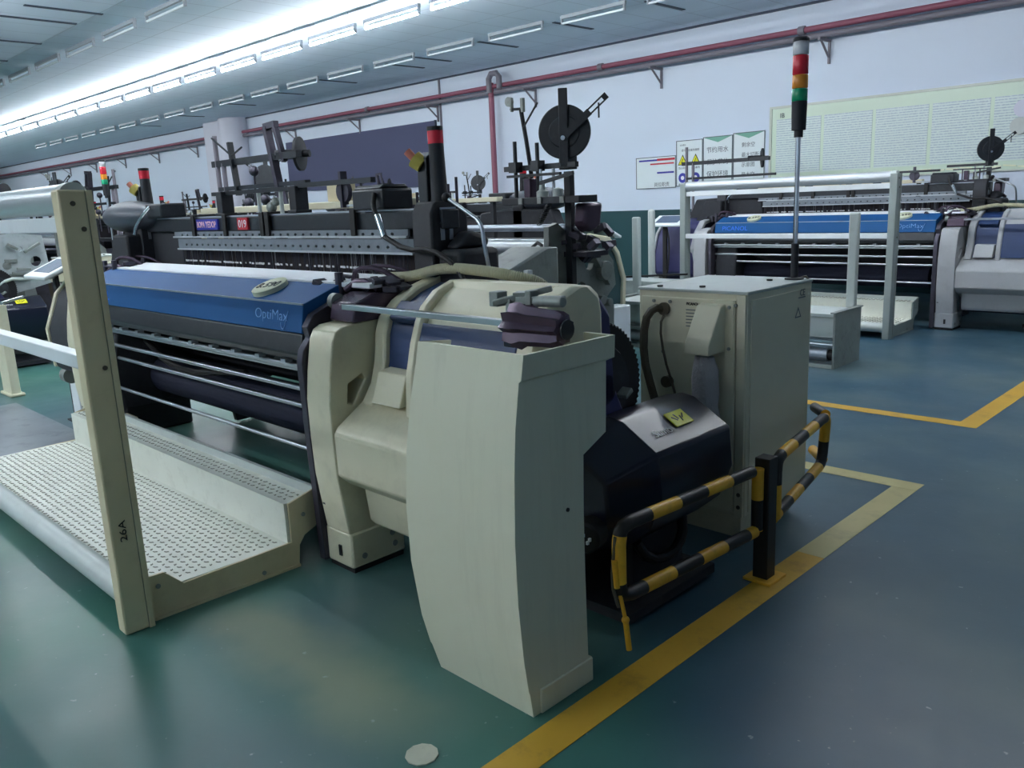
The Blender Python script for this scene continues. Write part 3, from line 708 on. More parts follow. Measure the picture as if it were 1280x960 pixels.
    # --- warp side left: waste spool stand
    for x in (-7.62, -7.5):
        MB().cyl((x, 3.8, 1.3 if x < -7.6 else 1.2), (x, 3.8, 2.3 if x < -7.6 else 2.05), .022, n=12).build('spool_post', 'pipegrey', R)
    MB().box(-7.7, -6.2, 3.78, 3.83, 2.02, 2.075).box(-7.62, -6.1, 3.78, 3.83, 1.80, 1.835).build('spool_cross_bar', 'black', R)
    MB().bar((-7.23, 3.78, 1.75), (-7.3, 3.78, 2.22), .05, .03).bar((-7.27, 3.77, 2.1), (-7.6, 3.76, 2.28), .012).bar((-7.27, 3.77, 2.1), (-7.05, 3.76, 2.16), .012).build('yarn_arm', 'black', R)
    MB().bar((-6.5, 3.8, 1.6), (-6.66, 3.8, 2.3), .06, .05).bar((-6.42, 3.8, 2.0), (-6.53, 3.8, 2.31), .04).bar((-6.68, 3.8, 2.3), (-6.5, 3.8, 2.31), .05).build('spool_arm', 'dkmetal', R)
    sp_ = MB().lathe((-6.55, 3.8, 2.06), (.8, .6, 0), [(0, .04), (.2, .04), (.2, .14), (.225, .14), (.23, .1), (.24, .03), (.3, .03), (.3, 0)], 24).build('waste_spool', 'blackm', R)
    MB().box(-6.62, -6.56, 3.76, 3.84, 1.2, 1.6).box(-7.64, -7.58, 3.76, 3.84, 0, 1.3).box(-7.64, -6.0, 3.77, 3.83, 1.25, 1.3).build('spool_frame', 'blackm', R)
    for x, z in ((-6.95, 1.95), (-6.8, 1.7), (-7.1, 1.68), (-6.35, 1.72)):
        MB().ball((x, 3.8, z), .05, (1.1, .8, .9)).cyl((x, 3.8, z), (x - .02, 3.8, z - .3), .01, n=8).build('tensioner', 'dkmetal', R)
    # --- warp side right: large waste disc, its post and table
    MB().box(-3.61, -3.01, 3.56, 3.72, 1.572, 1.612).build('creel_table', 'black', R, .003)
    for x in (-3.45, -3.3, -3.13): MB().box(x - .015, x + .015, 3.552, 3.56, 1.575, 1.61).build('table_clip', 'grey', R)
    MB().box(-3.275, -3.225, 3.74, 3.78, 0, 1.75).box(-3.29, -3.21, 3.72, 3.79, 1.76, 1.84).build('disc_post', 'black', R, .004)
    MB().prism([(3.7, 1.57), (3.69, 1.45), (3.75, 1.4), (3.84, 1.43), (3.86, 1.57)], -3.17, -3.08).build('drive_case', 'purple', R, .02)
    b = MB()
    for k in range(14):
        b.obox((-3.2 + random.uniform(-.1, .12), 3.72 + random.uniform(0, .25), 1.3 + random.uniform(-.05, .14)), (random.uniform(.03, .09), random.uniform(.03, .08), random.uniform(.02, .05)), Matrix.Rotation(random.uniform(-.8, .8), 3, 'Y'))
    b.box(-3.3, -3.12, 3.75, 3.95, 1.26, 1.29).build('drive_linkage', 'dkmetal', R, .002)
    # disc facing the viewer's aisle
    nx, ny = .5, -.866
    C0 = Vector((-3.24, 3.72, 1.966)); Nn = Vector((nx, ny, 0)); Tt = Vector((.866, .5, 0))
    ds = MB().lathe(C0, Nn, [(-.012, .15), (.008, .15), (.012, .145), (.012, .09), (.016, .085), (.016, .03), (.02, 0)], 48).build('waste_disc', 'black', R)
    MB().bar(C0 + Nn * .025 + Vector((0, 0, -.19)), C0 + Nn * .025 + Vector((0, 0, .235)), .052, .016, up=Nn).build('disc_strut', 'black', R, .004)
    MB().cyl(C0 + Nn * .03 + Vector((0, 0, -.035)), C0 + Nn * .055 + Vector((0, 0, -.035)), .013, n=12).build('disc_axle', 'chrome', R)
    p0 = C0 + Nn * .04 + Vector((0, 0, -.03)); p1 = p0 + Tt * .25 + Vector((0, 0, .21))
    dr = (p1 - p0).normalized(); sd = dr.cross(Nn)
    b = MB().bar(p0, p0 + dr * .2, .04, .008, up=Nn).bar(p0 + dr * .18 + sd * .014, p1 + sd * .014, .008, .008).bar(p0 + dr * .18 - sd * .014, p1 - sd * .014, .008, .008).bar(p1 - dr * .03, p1, .036, .008, up=Nn)
    b.cyl(p1 - dr * .06, p1 - dr * .06 - Vector((0, 0, .08)), .005, n=8)
    b.build('disc_arm', 'black', R)
    # yarn feeder cluster on the table, left of the disc
    MB().box(-3.72, -3.15, 3.7, 3.73, 1.77, 1.8).box(-3.62, -3.2, 3.62, 3.64, 1.73, 1.745).bar((-3.35, 3.62, 1.69), (-3.08, 3.6, 1.735), .015, .02).build('feeder_bar', 'black', R)
    for x, zt in ((-3.6, 1.94), (-3.42, 1.92)):
        MB().cyl((x, 3.68, 1.61), (x, 3.68, zt), .012, n=10).box(x - .03, x + .03, 3.65, 3.71, 1.76, 1.82).build('feeder_post', 'black', R)
    for x in (-3.38, -3.28): MB().cyl((x, 3.66, 1.6), (x, 3.66, 1.77), .009, n=8).build('feeder_rod', 'steel', R)
    MB().tube([(-3.52, 3.75, 1.61), (-3.56, 3.75, 1.9), (-3.6, 3.75, 2.1), (-3.605, 3.75, 2.13)], .013).cyl((-3.605, 3.75, 2.13), (-3.69, 3.75, 2.135), .008).bar((-3.58, 3.74, 2.02), (-3.46, 3.74, 2.15), .008).build('thread_mast', 'blackm', R)
    MB().cyl((-3.7, 3.74, 2.18), (-3.7, 3.76, 2.18), .028).box(-3.685, -3.675, 3.74, 3.76, 2.12, 2.2).build('thread_pulley', 'grey', R)
    MB().box(-3.6, -3.58, 3.74, 3.76, 2.11, 2.19).build('thread_pulley', 'grey', R)
    MB().box(-3.5, -3.45, 3.64, 3.7, 1.612, 1.72).build('red_feeder', 'purple', R, .004)
    MB().lathe((-3.37, 3.66, 1.612), (0, 0, 1), [(0, .035), (.03, .035), (.04, .02), (.08, .015), (.08, 0)], 14).lathe((-3.25, 3.66, 1.612), (0, 0, 1), [(0, .03), (.04, .03), (.05, 0)], 14).build('yarn_sensor', 'pale', R)
    b = MB()
    for i in range(9): b.cyl((-3.32 + i * .012, 3.58 - i * .004, 1.46 + i * .012), (-3.325 + i * .012, 3.58 - i * .004, 1.47 + i * .012), .022, n=10)
    b.build('coil_spring', 'black', R)
    # small yarn brake behind the red-tipped tower
    b = MB().box(-3.4, -3.0, 2.7, 2.72, 1.58, 1.6)
    for i in range(6): b.cyl((-3.35 + i * .06, 2.71, 1.6), (-3.35 + i * .06, 2.71, 1.66 + .03 * (i % 3)), .007, n=8)
    b.build('yarn_brake', 'dkmetal', R)
    MB().tube([(-3.38, 3.5, 1.25), (-3.1, 3.3, 1.38), (-2.95, 3.2, 1.36), (-2.9, 3.1, 1.2)], .009).build('rear_cable', 'rubber', R)
    MB().prism([(2.75, 1.1), (2.75, 1.24), (3.1, 1.36), (3.2, 1.36), (3.2, 1.1)], -3.1, -2.85).build('weft_feeder_case', 'grey', R, .01)
    MB().box(-2.86, -2.5, 2.6, 2.95, .2, 1.17).build('rear_electric_case', 'grey', R, .01)
    MB().bar((-2.62, 2.7, 1.17), (-2.8, 2.75, 1.27), .12, .02).build('case_flap', 'grey', R)
    MB().box(-2.54, -2.515, 2.62, 2.65, 1.17, 1.3).build('white_tab', 'white', R)
    # --- ribbed hose over the covers
    N = 60; pts = []
    ctl = [Vector(p) for p in ((-3.18, 2.36, 1.275), (-3.0, 2.36, 1.285), (-2.79, 2.37, 1.322), (-2.6, 2.38, 1.322), (-2.42, 2.42, 1.3), (-2.33, 2.52, 1.25), (-2.3, 2.6, 1.1))]
    def cr(tt):
        f = tt * (len(ctl) - 1); i = min(int(f), len(ctl) - 2); u = f - i
        a, b_, c_, d_ = ctl[max(i - 1, 0)], ctl[i], ctl[i + 1], ctl[min(i + 2, len(ctl) - 1)]
        return .5 * ((2 * b_) + (c_ - a) * u + (2 * a - 5 * b_ + 4 * c_ - d_) * u * u + (3 * b_ - a - 3 * c_ + d_) * u ** 3)
    pts = [cr(i / 329) for i in range(330)]
    MB().tube(pts, .022, 12, 0, lambda i: (1.08, 1.06, .8)[i % 3]).build('ribbed_hose', 'hose', R)
    # --- gripper mechanisms beside the beam ends
    for sgn, x0 in ((1, -3.17), (-1, -6.02)):
        b = MB()
        for i in range(26):
            x = x0 + sgn * random.uniform(-.22, .24); y = random.uniform(2.12, 2.42); z = random.uniform(1.22, 1.29)
            b.obox((x, y, z), (random.uniform(.02, .09), random.uniform(.02, .07), random.uniform(.01, .03)), Matrix.Rotation(random.uniform(-.6, .6), 3, 'Z') @ Matrix.Rotation(random.uniform(-.4, .4), 3, 'Y'))
        for i in range(8):
            x = x0 + sgn * random.uniform(-.15, .2); y = random.uniform(2.12, 2.4)
            b.cyl((x, y, 1.2), (x, y, random.uniform(1.25, 1.32)), random.uniform(.008, .022), n=10)
        b.build('temple_mechanism', 'dkmetal', R, .002)
        b = MB().tube([(x0 - .05, 2.2, 1.27), (x0 - .02, 2.2, 1.33), (x0 + .08, 2.25, 1.33), (x0 + .16, 2.3, 1.27)], .012)
        b.tube([(x0 - .2, 2.38, 1.28), (x0 - .12, 2.34, 1.33), (x0 + .02, 2.4, 1.32), (x0 + .14, 2.45, 1.26)], .009)
        b.tube([(x0 + .0, 2.12, 1.24), (x0 + .06, 2.16, 1.29), (x0 + .14, 2.2, 1.24)], .014)
        b.build('gripper_linkage', 'purple', R)
    MB().prism([(2.0, 1.12), (2.02, 1.2), (2.12, 1.235), (2.3, 1.22), (2.3, 1.12)], -3.14, -2.96).build('gripper_guide', 'purple', R, .01)
    # --- rapier tape bar and drum
    MB().box(-2.95, -1.955, 1.945, 1.975, 1.186, 1.208).build('rapier_bar', 'steel', R, .002)
    n = 9; o_ = Vector((-1.93, 1.93, 1.2)); b = MB(); rings = []
    for d, r0, r1 in ((0, .03, .03), (.0, .072, .052), (.05, .08, .054), (.075, .066, .046), (.2, .06, .043), (.225, .05, .04), (.235, 0.001, 0.001)):
        rings.append([b.bm.verts.new(o_ + Vector((d, (r0 if k % 2 else r1) * math.cos(PI * k / n), (r0 if k % 2 else r1) * math.sin(PI * k / n)))) for k in range(2 * n)])
    for a, c_ in zip(rings, rings[1:]):
        for k in range(2 * n): b.bm.faces.new((a[k], a[(k + 1) % (2 * n)], c_[(k + 1) % (2 * n)], c_[k]))
    b.bm.faces.new(rings[0])
    dm = b.build('rapier_drum', 'purple', R)
    MB().cyl(o_ + Vector((.234, 0, 0)), o_ + Vector((.24, 0, 0)), .032, n=20).build('drum_cap', 'black', dm)
    MB().box(-2.06, -2.02, 1.95, 2.0, 1.25, 1.3).box(-1.9, -1.875, 1.96, 2.0, 1.25, 1.31).obox((-1.95, 2.0, 1.29), (.05, .06, .02), Matrix.Rotation(.5, 3, 'Z')).bar((-2.02, 1.98, 1.27), (-1.75, 1.98, 1.285), .03, .025).bar((-2.02, 1.93, 1.265), (-1.86, 2.05, 1.31), .03, .02).bar((-1.97, 1.955, 1.2), (-1.97, 1.96, 1.28), .02).cyl((-1.86, 1.97, 1.275), (-1.74, 1.97, 1.28), .017).build('drum_bracket', 'grey', R, .003)
    MB().box(-1.98, -1.93, 1.93, 1.99, 1.12, 1.22).build('bar_end_clamp', 'navy', R, .004)
    # hidden carrier that the drum bracket bolts to
    MB().bar((-2.0, 1.98, 1.27), (-2.0, 2.12, 1.18), .02).build('bracket_stay', 'grey', R)
    # --- left hand end covers (mirror of right, indigo)
    MB().prism([(1.96, .5), (1.95, .8), (2.05, 1.05), (2.2, 1.2), (2.5, 1.25), (2.8, 1.2), (2.8, .4), (2.3, .35)], -6.95, -6.32).build('left_end_cover', 'indigo', R, .04)
    MB().prism(band([(1.96, .5), (1.94, .8), (2.04, 1.06), (2.19, 1.215), (2.5, 1.265)], .05), -6.98, -6.94).build('left_cover_rib', 'cream', R, .01)
    MB().prism(band([(2.0, .6), (1.95, .85), (2.04, 1.06), (2.19, 1.215), (2.5, 1.265)], .05), -6.36, -6.27).build('left_cover_rib', 'cream', R, .01)
    MB().box(-6.9, -6.3, 2.2, 2.7, 0, .45).build('left_base', 'blackm', R, .02)
    MB().box(-7.15, -6.98, 2.1, 2.5, .0, .55).build('left_side_box', 'white', R, .01)
    MB().cyl((-7.0, 2.05, .42), (-6.9, 2.05, .42), .06).build('left_pulley', 'grey', R)
    # lettering on the breast beam
    text('OptiMax', 'model_lettering', 'inkblue', R, (-3.49, 1.9175, 1.128), (1, 0, 0), (0, .14, 1), width=.29, height=.062, bold=-.012)
    MB().tube([(-3.395, 1.908, 1.105), (-3.39, 1.905, 1.082), (-3.37, 1.904, 1.075), (-3.355, 1.906, 1.1), (-3.33, 1.915, 1.16)], .0022, 6).build('lettering_swash', 'inkblue', R)
    text('PICANOL', 'maker_lettering', 'inkbright', R, (-5.66, 1.9165, 1.125), (1, 0, 0), (0, .14, 1), width=.36, height=.055)
    return R
LOOM = make_loom()
LOOM['label'] = 'front loom with blue beam, cream covers and red 019 plate'
LOOM['group'] = 'weaving looms'
base_loom = list(LOOM.children)
DX = -8.65
g = 'weaving looms'
LC = dup(LOOM, (0, 7.87, 0), 'loom before the posters, behind the white platform with tall grey posts', g)
LD = dup(LOOM, (DX, 0, 0), 'loom with dark motor cover, beyond the short cream post and white terminal', g)
M['lilacp'] = M['pale']
SP_ = ('spool_post', 'spool_cross_bar', 'yarn_arm', 'spool_arm', 'waste_spool', 'tensioner')
def strip_spool(o):
    drop(o, SP_)
def drop(o, names):
    def rm(c):
        for k in list(c.children): rm(k)
        bpy.data.objects.remove(c)
    for c in [c for c in o.children if c.name.split('.')[0] in names]: rm(c)
rb = lambda x, y: (-12.1 - x, 8.7 - y, 0)
lb = dup(LOOM, None, 'loom directly behind the front loom, showing its warp side under the dark board', g, rot=PI, loc=rb(-4.4, 3.0))
strip_spool(lb)
dup(LOOM, (-9.15, 7.87, 0), 'loom near the wall beneath the red drop pipe', g)
dup(LOOM, None, 'distant loom with its back to the aisle, beyond the small signal tower', g, rot=PI, loc=(rb(-4.4, 3.0)[0] + DX, rb(-4.4, 3.0)[1], 0))
dup(LOOM, (2 * DX, 0, 0), 'tiny distant loom in line with the front loom', g)
dup(LOOM, (-18.3, 7.87, 0), 'tiny distant loom by the wall under the pipe run', g)
def repaint(root, names, m):
    for c in root.children:
        if c.name.split('.')[0] in names:
            for o_ in [c] + list(c.children):
                if o_.name.split('.')[0] in names or o_.name.split('.')[0] in ('foot_block', 'housing_rim', 'housing_end'):
                    o_.material_slots[0].link = 'OBJECT'; o_.material_slots[0].material = M[m]
CREAMS = ('gear_housing', 'housing_rim', 'housing_end', 'cover_rib', 'lower_front_cover', 'under_cover', 'front_leg', 'chute', 'left_cover_rib')
drop(LC, ('yarn_arm', 'spool_arm', 'thread_mast', 'thread_pulley', 'feeder_post', 'lamp_tower', 'tensioner', 'dome_cover'))
drop(LD, ('gear_housing', 'front_panel', 'hinged_cover', 'latch'))
def holes_frame(x0, x1, m, hs, prof):
    MB().prism(prof, x0, x1, 'x', hs).build('gear_frame', m, LD, .004)
def hh(y, z, r, n=10): return [(y + r * math.cos(-2 * PI * i / n), z + r * math.sin(-2 * PI * i / n)) for i in range(n)]
fx = -2.06 + DX
M['framegrey'] = mat('pale_machined_frame', (176, 184, 186), .45, .2, var=.2, scale=9, dirt=.4, dirtcol=(90, 94, 98))
holes_frame(fx - .03, fx, 'framegrey', [hh(2.2, .93, .045), hh(2.45, 1.0, .07), hh(2.3, 1.15, .04), hh(2.7, 1.12, .05), hh(2.85, 1.3, .03), hh(2.65, .9, .03), hh(3.0, 1.15, .06), hh(2.5, 1.22, .03)],
            [(2.05, .78), (2.05, 1.05), (2.15, 1.25), (2.35, 1.3), (2.4, 1.42), (2.8, 1.48), (3.1, 1.44), (3.15, .9), (2.9, .84), (2.6, .78)])
holes_frame(fx - .5, fx - .46, 'framegrey', [hh(2.3, 1.0, .06)], [(2.05, .6), (2.05, 1.2), (2.4, 1.4), (3.0, 1.45), (3.1, .6)])
b = MB()
for k in range(16):
    b.obox((fx + random.uniform(.0, .06), random.uniform(2.1, 3.05), random.uniform(.85, 1.38)), (random.uniform(.02, .05), random.uniform(.03, .2), random.uniform(.015, .04)), Matrix.Rotation(random.uniform(-.8, .8), 3, 'X'))
b.box(fx - .01, fx + .01, 2.1, 3.05, 1.0, 1.03).build('gear_linkage', 'grey', LD, .003)
MB().tube([(fx + .04, 2.1, 1.05), (fx + .04, 2.14, 1.28), (fx + .04, 2.42, 1.32), (fx + .04, 2.46, 1.1)], .022).build('bent_tube', 'lilacp', LD)
MB().tube([(fx + .03, 2.5, .85), (fx + .04, 2.65, .98), (fx + .04, 2.9, .96)], .02).build('bent_tube', 'lilacp', LD)
M['lilac'] = mat('cool_lit_cream_paint', (168, 171, 174), .42, var=.05, scale=3, dirt=.15)  # cream covers recoloured to carry the cooler light on that loom
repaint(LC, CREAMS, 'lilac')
repaint(LD, CREAMS, 'grey'); repaint(LD, ('hinged_cover', 'front_panel', 'rear_cover'), 'dkmetal')
repaint(LOOM, ('left_end_cover',), 'blackm'); repaint(lb, ('left_end_cover',), 'dado')
# fittings only the front loom has
t = MB().box(-5.3 + .03, -4.98, 2.438, 2.45, 1.50, 1.565).build('blue_label', 'signblue', LOOM)
text('BOPA YEDOP', 'label_writing', 'pink', t, (-5.13, 2.438, 1.533), X_, Z_, width=.26, height=.04, bold=.03)
t = MB().box(-4.72, -4.6, 2.436, 2.45, 1.498, 1.568).build('number_plate', 'signred', LOOM)
text('019', 'number', 'inkwhite', t, (-4.66, 2.436, 1.533), X_, Z_, width=.095, height=.045, bold=.01)

# paper disc lying on the beam
ang = math.atan2(.07, .199)
Rm = Matrix.Rotation(ang, 3, 'X')
pc = Vector((-3.67, 2.03, 1.231)); nn = Rm @ Vector((0, 0, 1))
t = thing('paper_puck', pc, 'cream oval paper disc with handwritten number lying on the blue beam', 'paper disc')
MB().lathe(pc, nn, [(.0, .088), (.022, .088), (.024, .085), (.024, 0)], 36).build('disc', 'paper', t)
text('8.590', 'handwriting', 'inkblack', t, pc + nn * .025, Rm @ Vector((.95, .3, 0)), Rm @ Vector((-.3, .95, 0)), width=.14, height=.055)
t2 = dup(t, None, 'small paper disc on the farther blue beam, beside its tall grey post', 'x', loc=(-3.6, 9.9, 1.231)); del t2['group']
t2 = dup(t, None, 'small paper disc on the farther blue beam, above the bright blue maker lettering', 'x', loc=(-5.45, 9.9, 1.231)); del t2['group']

# ------------------------------------------------------------------ corner guard cover
def guard_cover():
    t = thing('corner_guard', (-1.9, 1.8, 0), 'tall cream sheet-metal corner guard under the dark ribbed drum', 'machine guard')
    lv = [(0, -2.10, -1.650, 1.668, 1.957), (.085, -2.125, -1.648, 1.655, 1.957), (.095, -2.13, -1.65, 1.652, 1.942), (.2, -2.15, -1.65, 1.637, 1.94), (.4, -2.168, -1.65, 1.622, 1.937),
          (.6, -2.17, -1.65, 1.62, 1.937), (.8, -2.158, -1.65, 1.629, 1.943), (.85, -2.152, -1.65, 1.633, 2.058), (.95, -2.14, -1.65, 1.642, 2.062), (1.085, -2.125, -1.65, 1.664, 2.066), (1.092, -2.124, -1.642, 1.666, 2.10), (1.165, -2.118, -1.64, 1.677, 2.102)]
    b = MB(); th = .013
    O, I = [], []
    for z, xl, xr, yf, yb in lv:
        out = [(xl + .07, yf + .075), (xl, yf), (xr, yf), (xr, yb), (xr - .12, yb)]
        inn = [(xl + .07 + th, yf + .075 - th * .2), (xl + th, yf + th), (xr - th, yf + th), (xr - th, yb - th), (xr - .12, yb - th)]
        O.append([b.bm.verts.new((x, y, z)) for x, y in out]); I.append([b.bm.verts.new((x, y, z)) for x, y in inn])
    for k in range(len(lv) - 1):
        for i in range(4):
            b.bm.faces.new((O[k][i], O[k][i + 1], O[k + 1][i + 1], O[k + 1][i]))
            b.bm.faces.new((I[k][i], I[k][i + 1], I[k + 1][i + 1], I[k + 1][i]))
        for i in (0, 4): b.bm.faces.new((O[k][i], I[k][i], I[k + 1][i], O[k + 1][i]))
    for k in (0, len(lv) - 1):
        for i in range(4): b.bm.faces.new((O[k][i], O[k][i + 1], I[k][i + 1], I[k][i]))
    b.build('folded_shell', 'bin', t, .003)
    MB().box(-1.652, -1.642, 1.70, 1.957, .0, .085).build('base_lip', 'bin', t, .004)
    MB().cyl((-1.651, 1.858, .64), (-1.646, 1.858, .64), .007, n=8).build('chip_mark', 'inkblack', t)
    return t
gc = guard_cover()
dup(gc, (0, 7.87, 0), 'corner guard beside the loom that stands before the posters')

# ------------------------------------------------------------------ platform with roller frame
def platform(CP_='cream_post'):
    t = thing('inspection_platform', (-4.5, 1.4, 0), 'large white chequer-plate platform with thick pen-marked cream post', 'work platform')
    x0, x1 = -6.05, -3.262
    def tread(name, ya, yb, z, th):
        b = MB().box(x0, x1, ya, yb, z - th, z)
        nx_ = int((x1 - x0 - .04) / .042); ny_ = int((yb - ya - .02) / .034)
        for i in range(nx_):
            for j in range(ny_):
                a = .6 if (i + j) % 2 else -.6
                c = (x0 + .04 + i * .042, ya + .025 + j * .034); u = Vector((math.cos(a), math.sin(a))); v = Vector((-u.y, u.x))
                P = [Vector(c) + u * .0145, Vector(c) + v * .0062, Vector(c) - u * .0145, Vector(c) - v * .0062]
                lo = [b.bm.verts.new((p.x, p.y, z)) for p in P]; tp = [b.bm.verts.new((c[0] + (p.x - c[0]) * .6, c[1] + (p.y - c[1]) * .6, z + .004)) for p in P]
                for k in range(4): b.bm.faces.new((lo[k], lo[(k + 1) % 4], tp[(k + 1) % 4], tp[k])).material_index = 1
                b.bm.faces.new(tp)
        b.build(name, 'plate', t).data.materials.append(M['worn'])
    tread('lower_tread', 1.12, 1.755, .12, .012)
    tread('upper_tread', 1.77, 1.905, .31, .012)
    MB().box(x0, x1, 1.755, 1.77, .1, .31).build('riser', 'plate', t)
    MB().box(x0, x1, 1.905, 1.925, .3, .352).build('rear_lip', 'pale', t)
    MB().box(x0, x1, 1.108, 1.12, .09, .125).build('front_lip', 'pale', t)
    sp = [(1.115, 0.0), (1.115, .19), (1.19, .19), (1.265, .115), (1.77, .125), (1.77, .308), (1.925, .348), (1.925, .2), (1.9, .165), (1.84, .14), (1.81, .1), (1.8, .02), (1.8, 0)]
    for xa in (x1, x0 - .012):
        s = MB().prism(sp, xa, xa + .012).build('side_plate', CP_, t, .002)
    MB().box(x1 + .012, x1 + .02, 1.13, 1.8, 0, .012).build('side_flange', CP_, t)
    for y, z in ((1.16, .14), (1.84, .24), (1.62, .03)): MB().cyl((x1 + .01, y, z), (x1 + .017, y, z), .01, n=10).build('bolt', 'grey', t)
    b = MB().cyl((x0, 1.075, .115), (-3.29, 1.075, .115), .052, n=20)
    b.build('front_tube', 'pale', t)
    for xa in (-3.285, -5.79):
        b = MB().prism([(1.0, 0), (1.11, 0), (1.11, 1.70), (1.0, 1.705)], xa, xa + .075)
        p = b.build('post', CP_, t, .008)
        MB().box(xa + .07, xa + .079, 1.093, 1.114, 0, 1.7).build('post_flange', CP_, p)
        MB().box(xa + .0752, xa + .0765, 1.0895, 1.0925, 0, 1.7).build('post_seam', 'worn', p)
        for y, z in ((1.045, 1.655), (1.07, 1.565), (1.07, 1.06)): MB().cyl((xa + .073, y, z), (xa + .079, y, z), .009, n=12).build('post_bolt', 'cable', p)
    MB().cyl((-5.72, 1.06, 1.672), (-3.285, 1.06, 1.672), .055, n=32).build('cloth_roller', 'silver', t)
    MB().cyl((-3.285, 1.06, 1.68), (-3.23, 1.06, 1.68), .05, n=28).build('roller_cap', 'pale', t)
    MB().box(-5.72, -3.285, 1.03, 1.05, 1.555, 1.61).build('upper_rail', 'white', t, .003)
    MB().box(-5.72, -3.285, 1.015, 1.07, 1.05, 1.105).build('middle_rail', 'white', t, .004)
    return t
PF = platform()
M['greypost'] = mat('grey_green_post_paint', (146, 156, 152), .4, var=.06, scale=4, dirt=.15)
P2 = platform('greypost'); P2.location = PF.location + Vector((-.1, 7.87, 0)); tag(P2, 'white platform with tall grey posts, before the posters on the wall')
text('26A', 'post_marking', 'inkblack', PF, (-3.209, 1.045, .425), (0, 0, 1), (0, -1, 0), width=.085, height=.026)
# low pale post beyond the platform end
t = thing('low_post', (-8.7, 2.1, 0), 'short cream post with chrome top rod beyond the chequer-plate platform', 'post')
MB().box(-8.98, -8.7, 2.05, 2.13, 0, .86).build('upright', 'cream', t, .006)
MB().cyl((-8.7, 2.09, .88), (-9.2, 2.4, .88), .015).build('top_rod', 'chrome', t)
MB().box(-9.02, -8.68, 2.03, 2.16, 0, .03).build('base', 'cream', t, .01)

# ------------------------------------------------------------------ control panels
def panel():
    t = thing('control_terminal', (-7.2, 2.13, 0), 'white control terminal on a black pole, partly behind the cream post', 'control panel')
    MB().box(-7.23, -7.17, 2.12, 2.15, 0, 1.18).box(-7.28, -7.12, 2.08, 2.2, 0, .012).build('pole', 'rubber', t)
    MB().tube([(-7.16, 2.12, 1.15), (-7.12, 2.12, .95), (-7.14, 2.12, .6), (-7.17, 2.12, .5)], .012).build('cable', 'rubber', t)
    Rr = Matrix.Rotation(.42, 3, 'X'); c = Vector((-7.1, 2.09, 1.235))
    p = MB().obox(c, (.5, .3, .03), Rr).build('case', 'white', t, .01)
    MB().obox(c + Rr @ Vector((0, .02, .016)), (.36, .2, .004), Rr).build('screen', 'screen', p)
    MB().obox(c + Rr @ Vector((0, 0, -.02)), (.4, .2, .02), Rr).build('rear_housing', 'grey', p)
    return t
CP = panel()
dup(CP, (.5, 7.6, 0), 'white control terminal with grey screen before the dark green wall')
dup(CP, None, 'pale control terminal tilted away, behind the front loom\'s rear frame', rot=PI, loc=(-5.6, 6.95, 0))

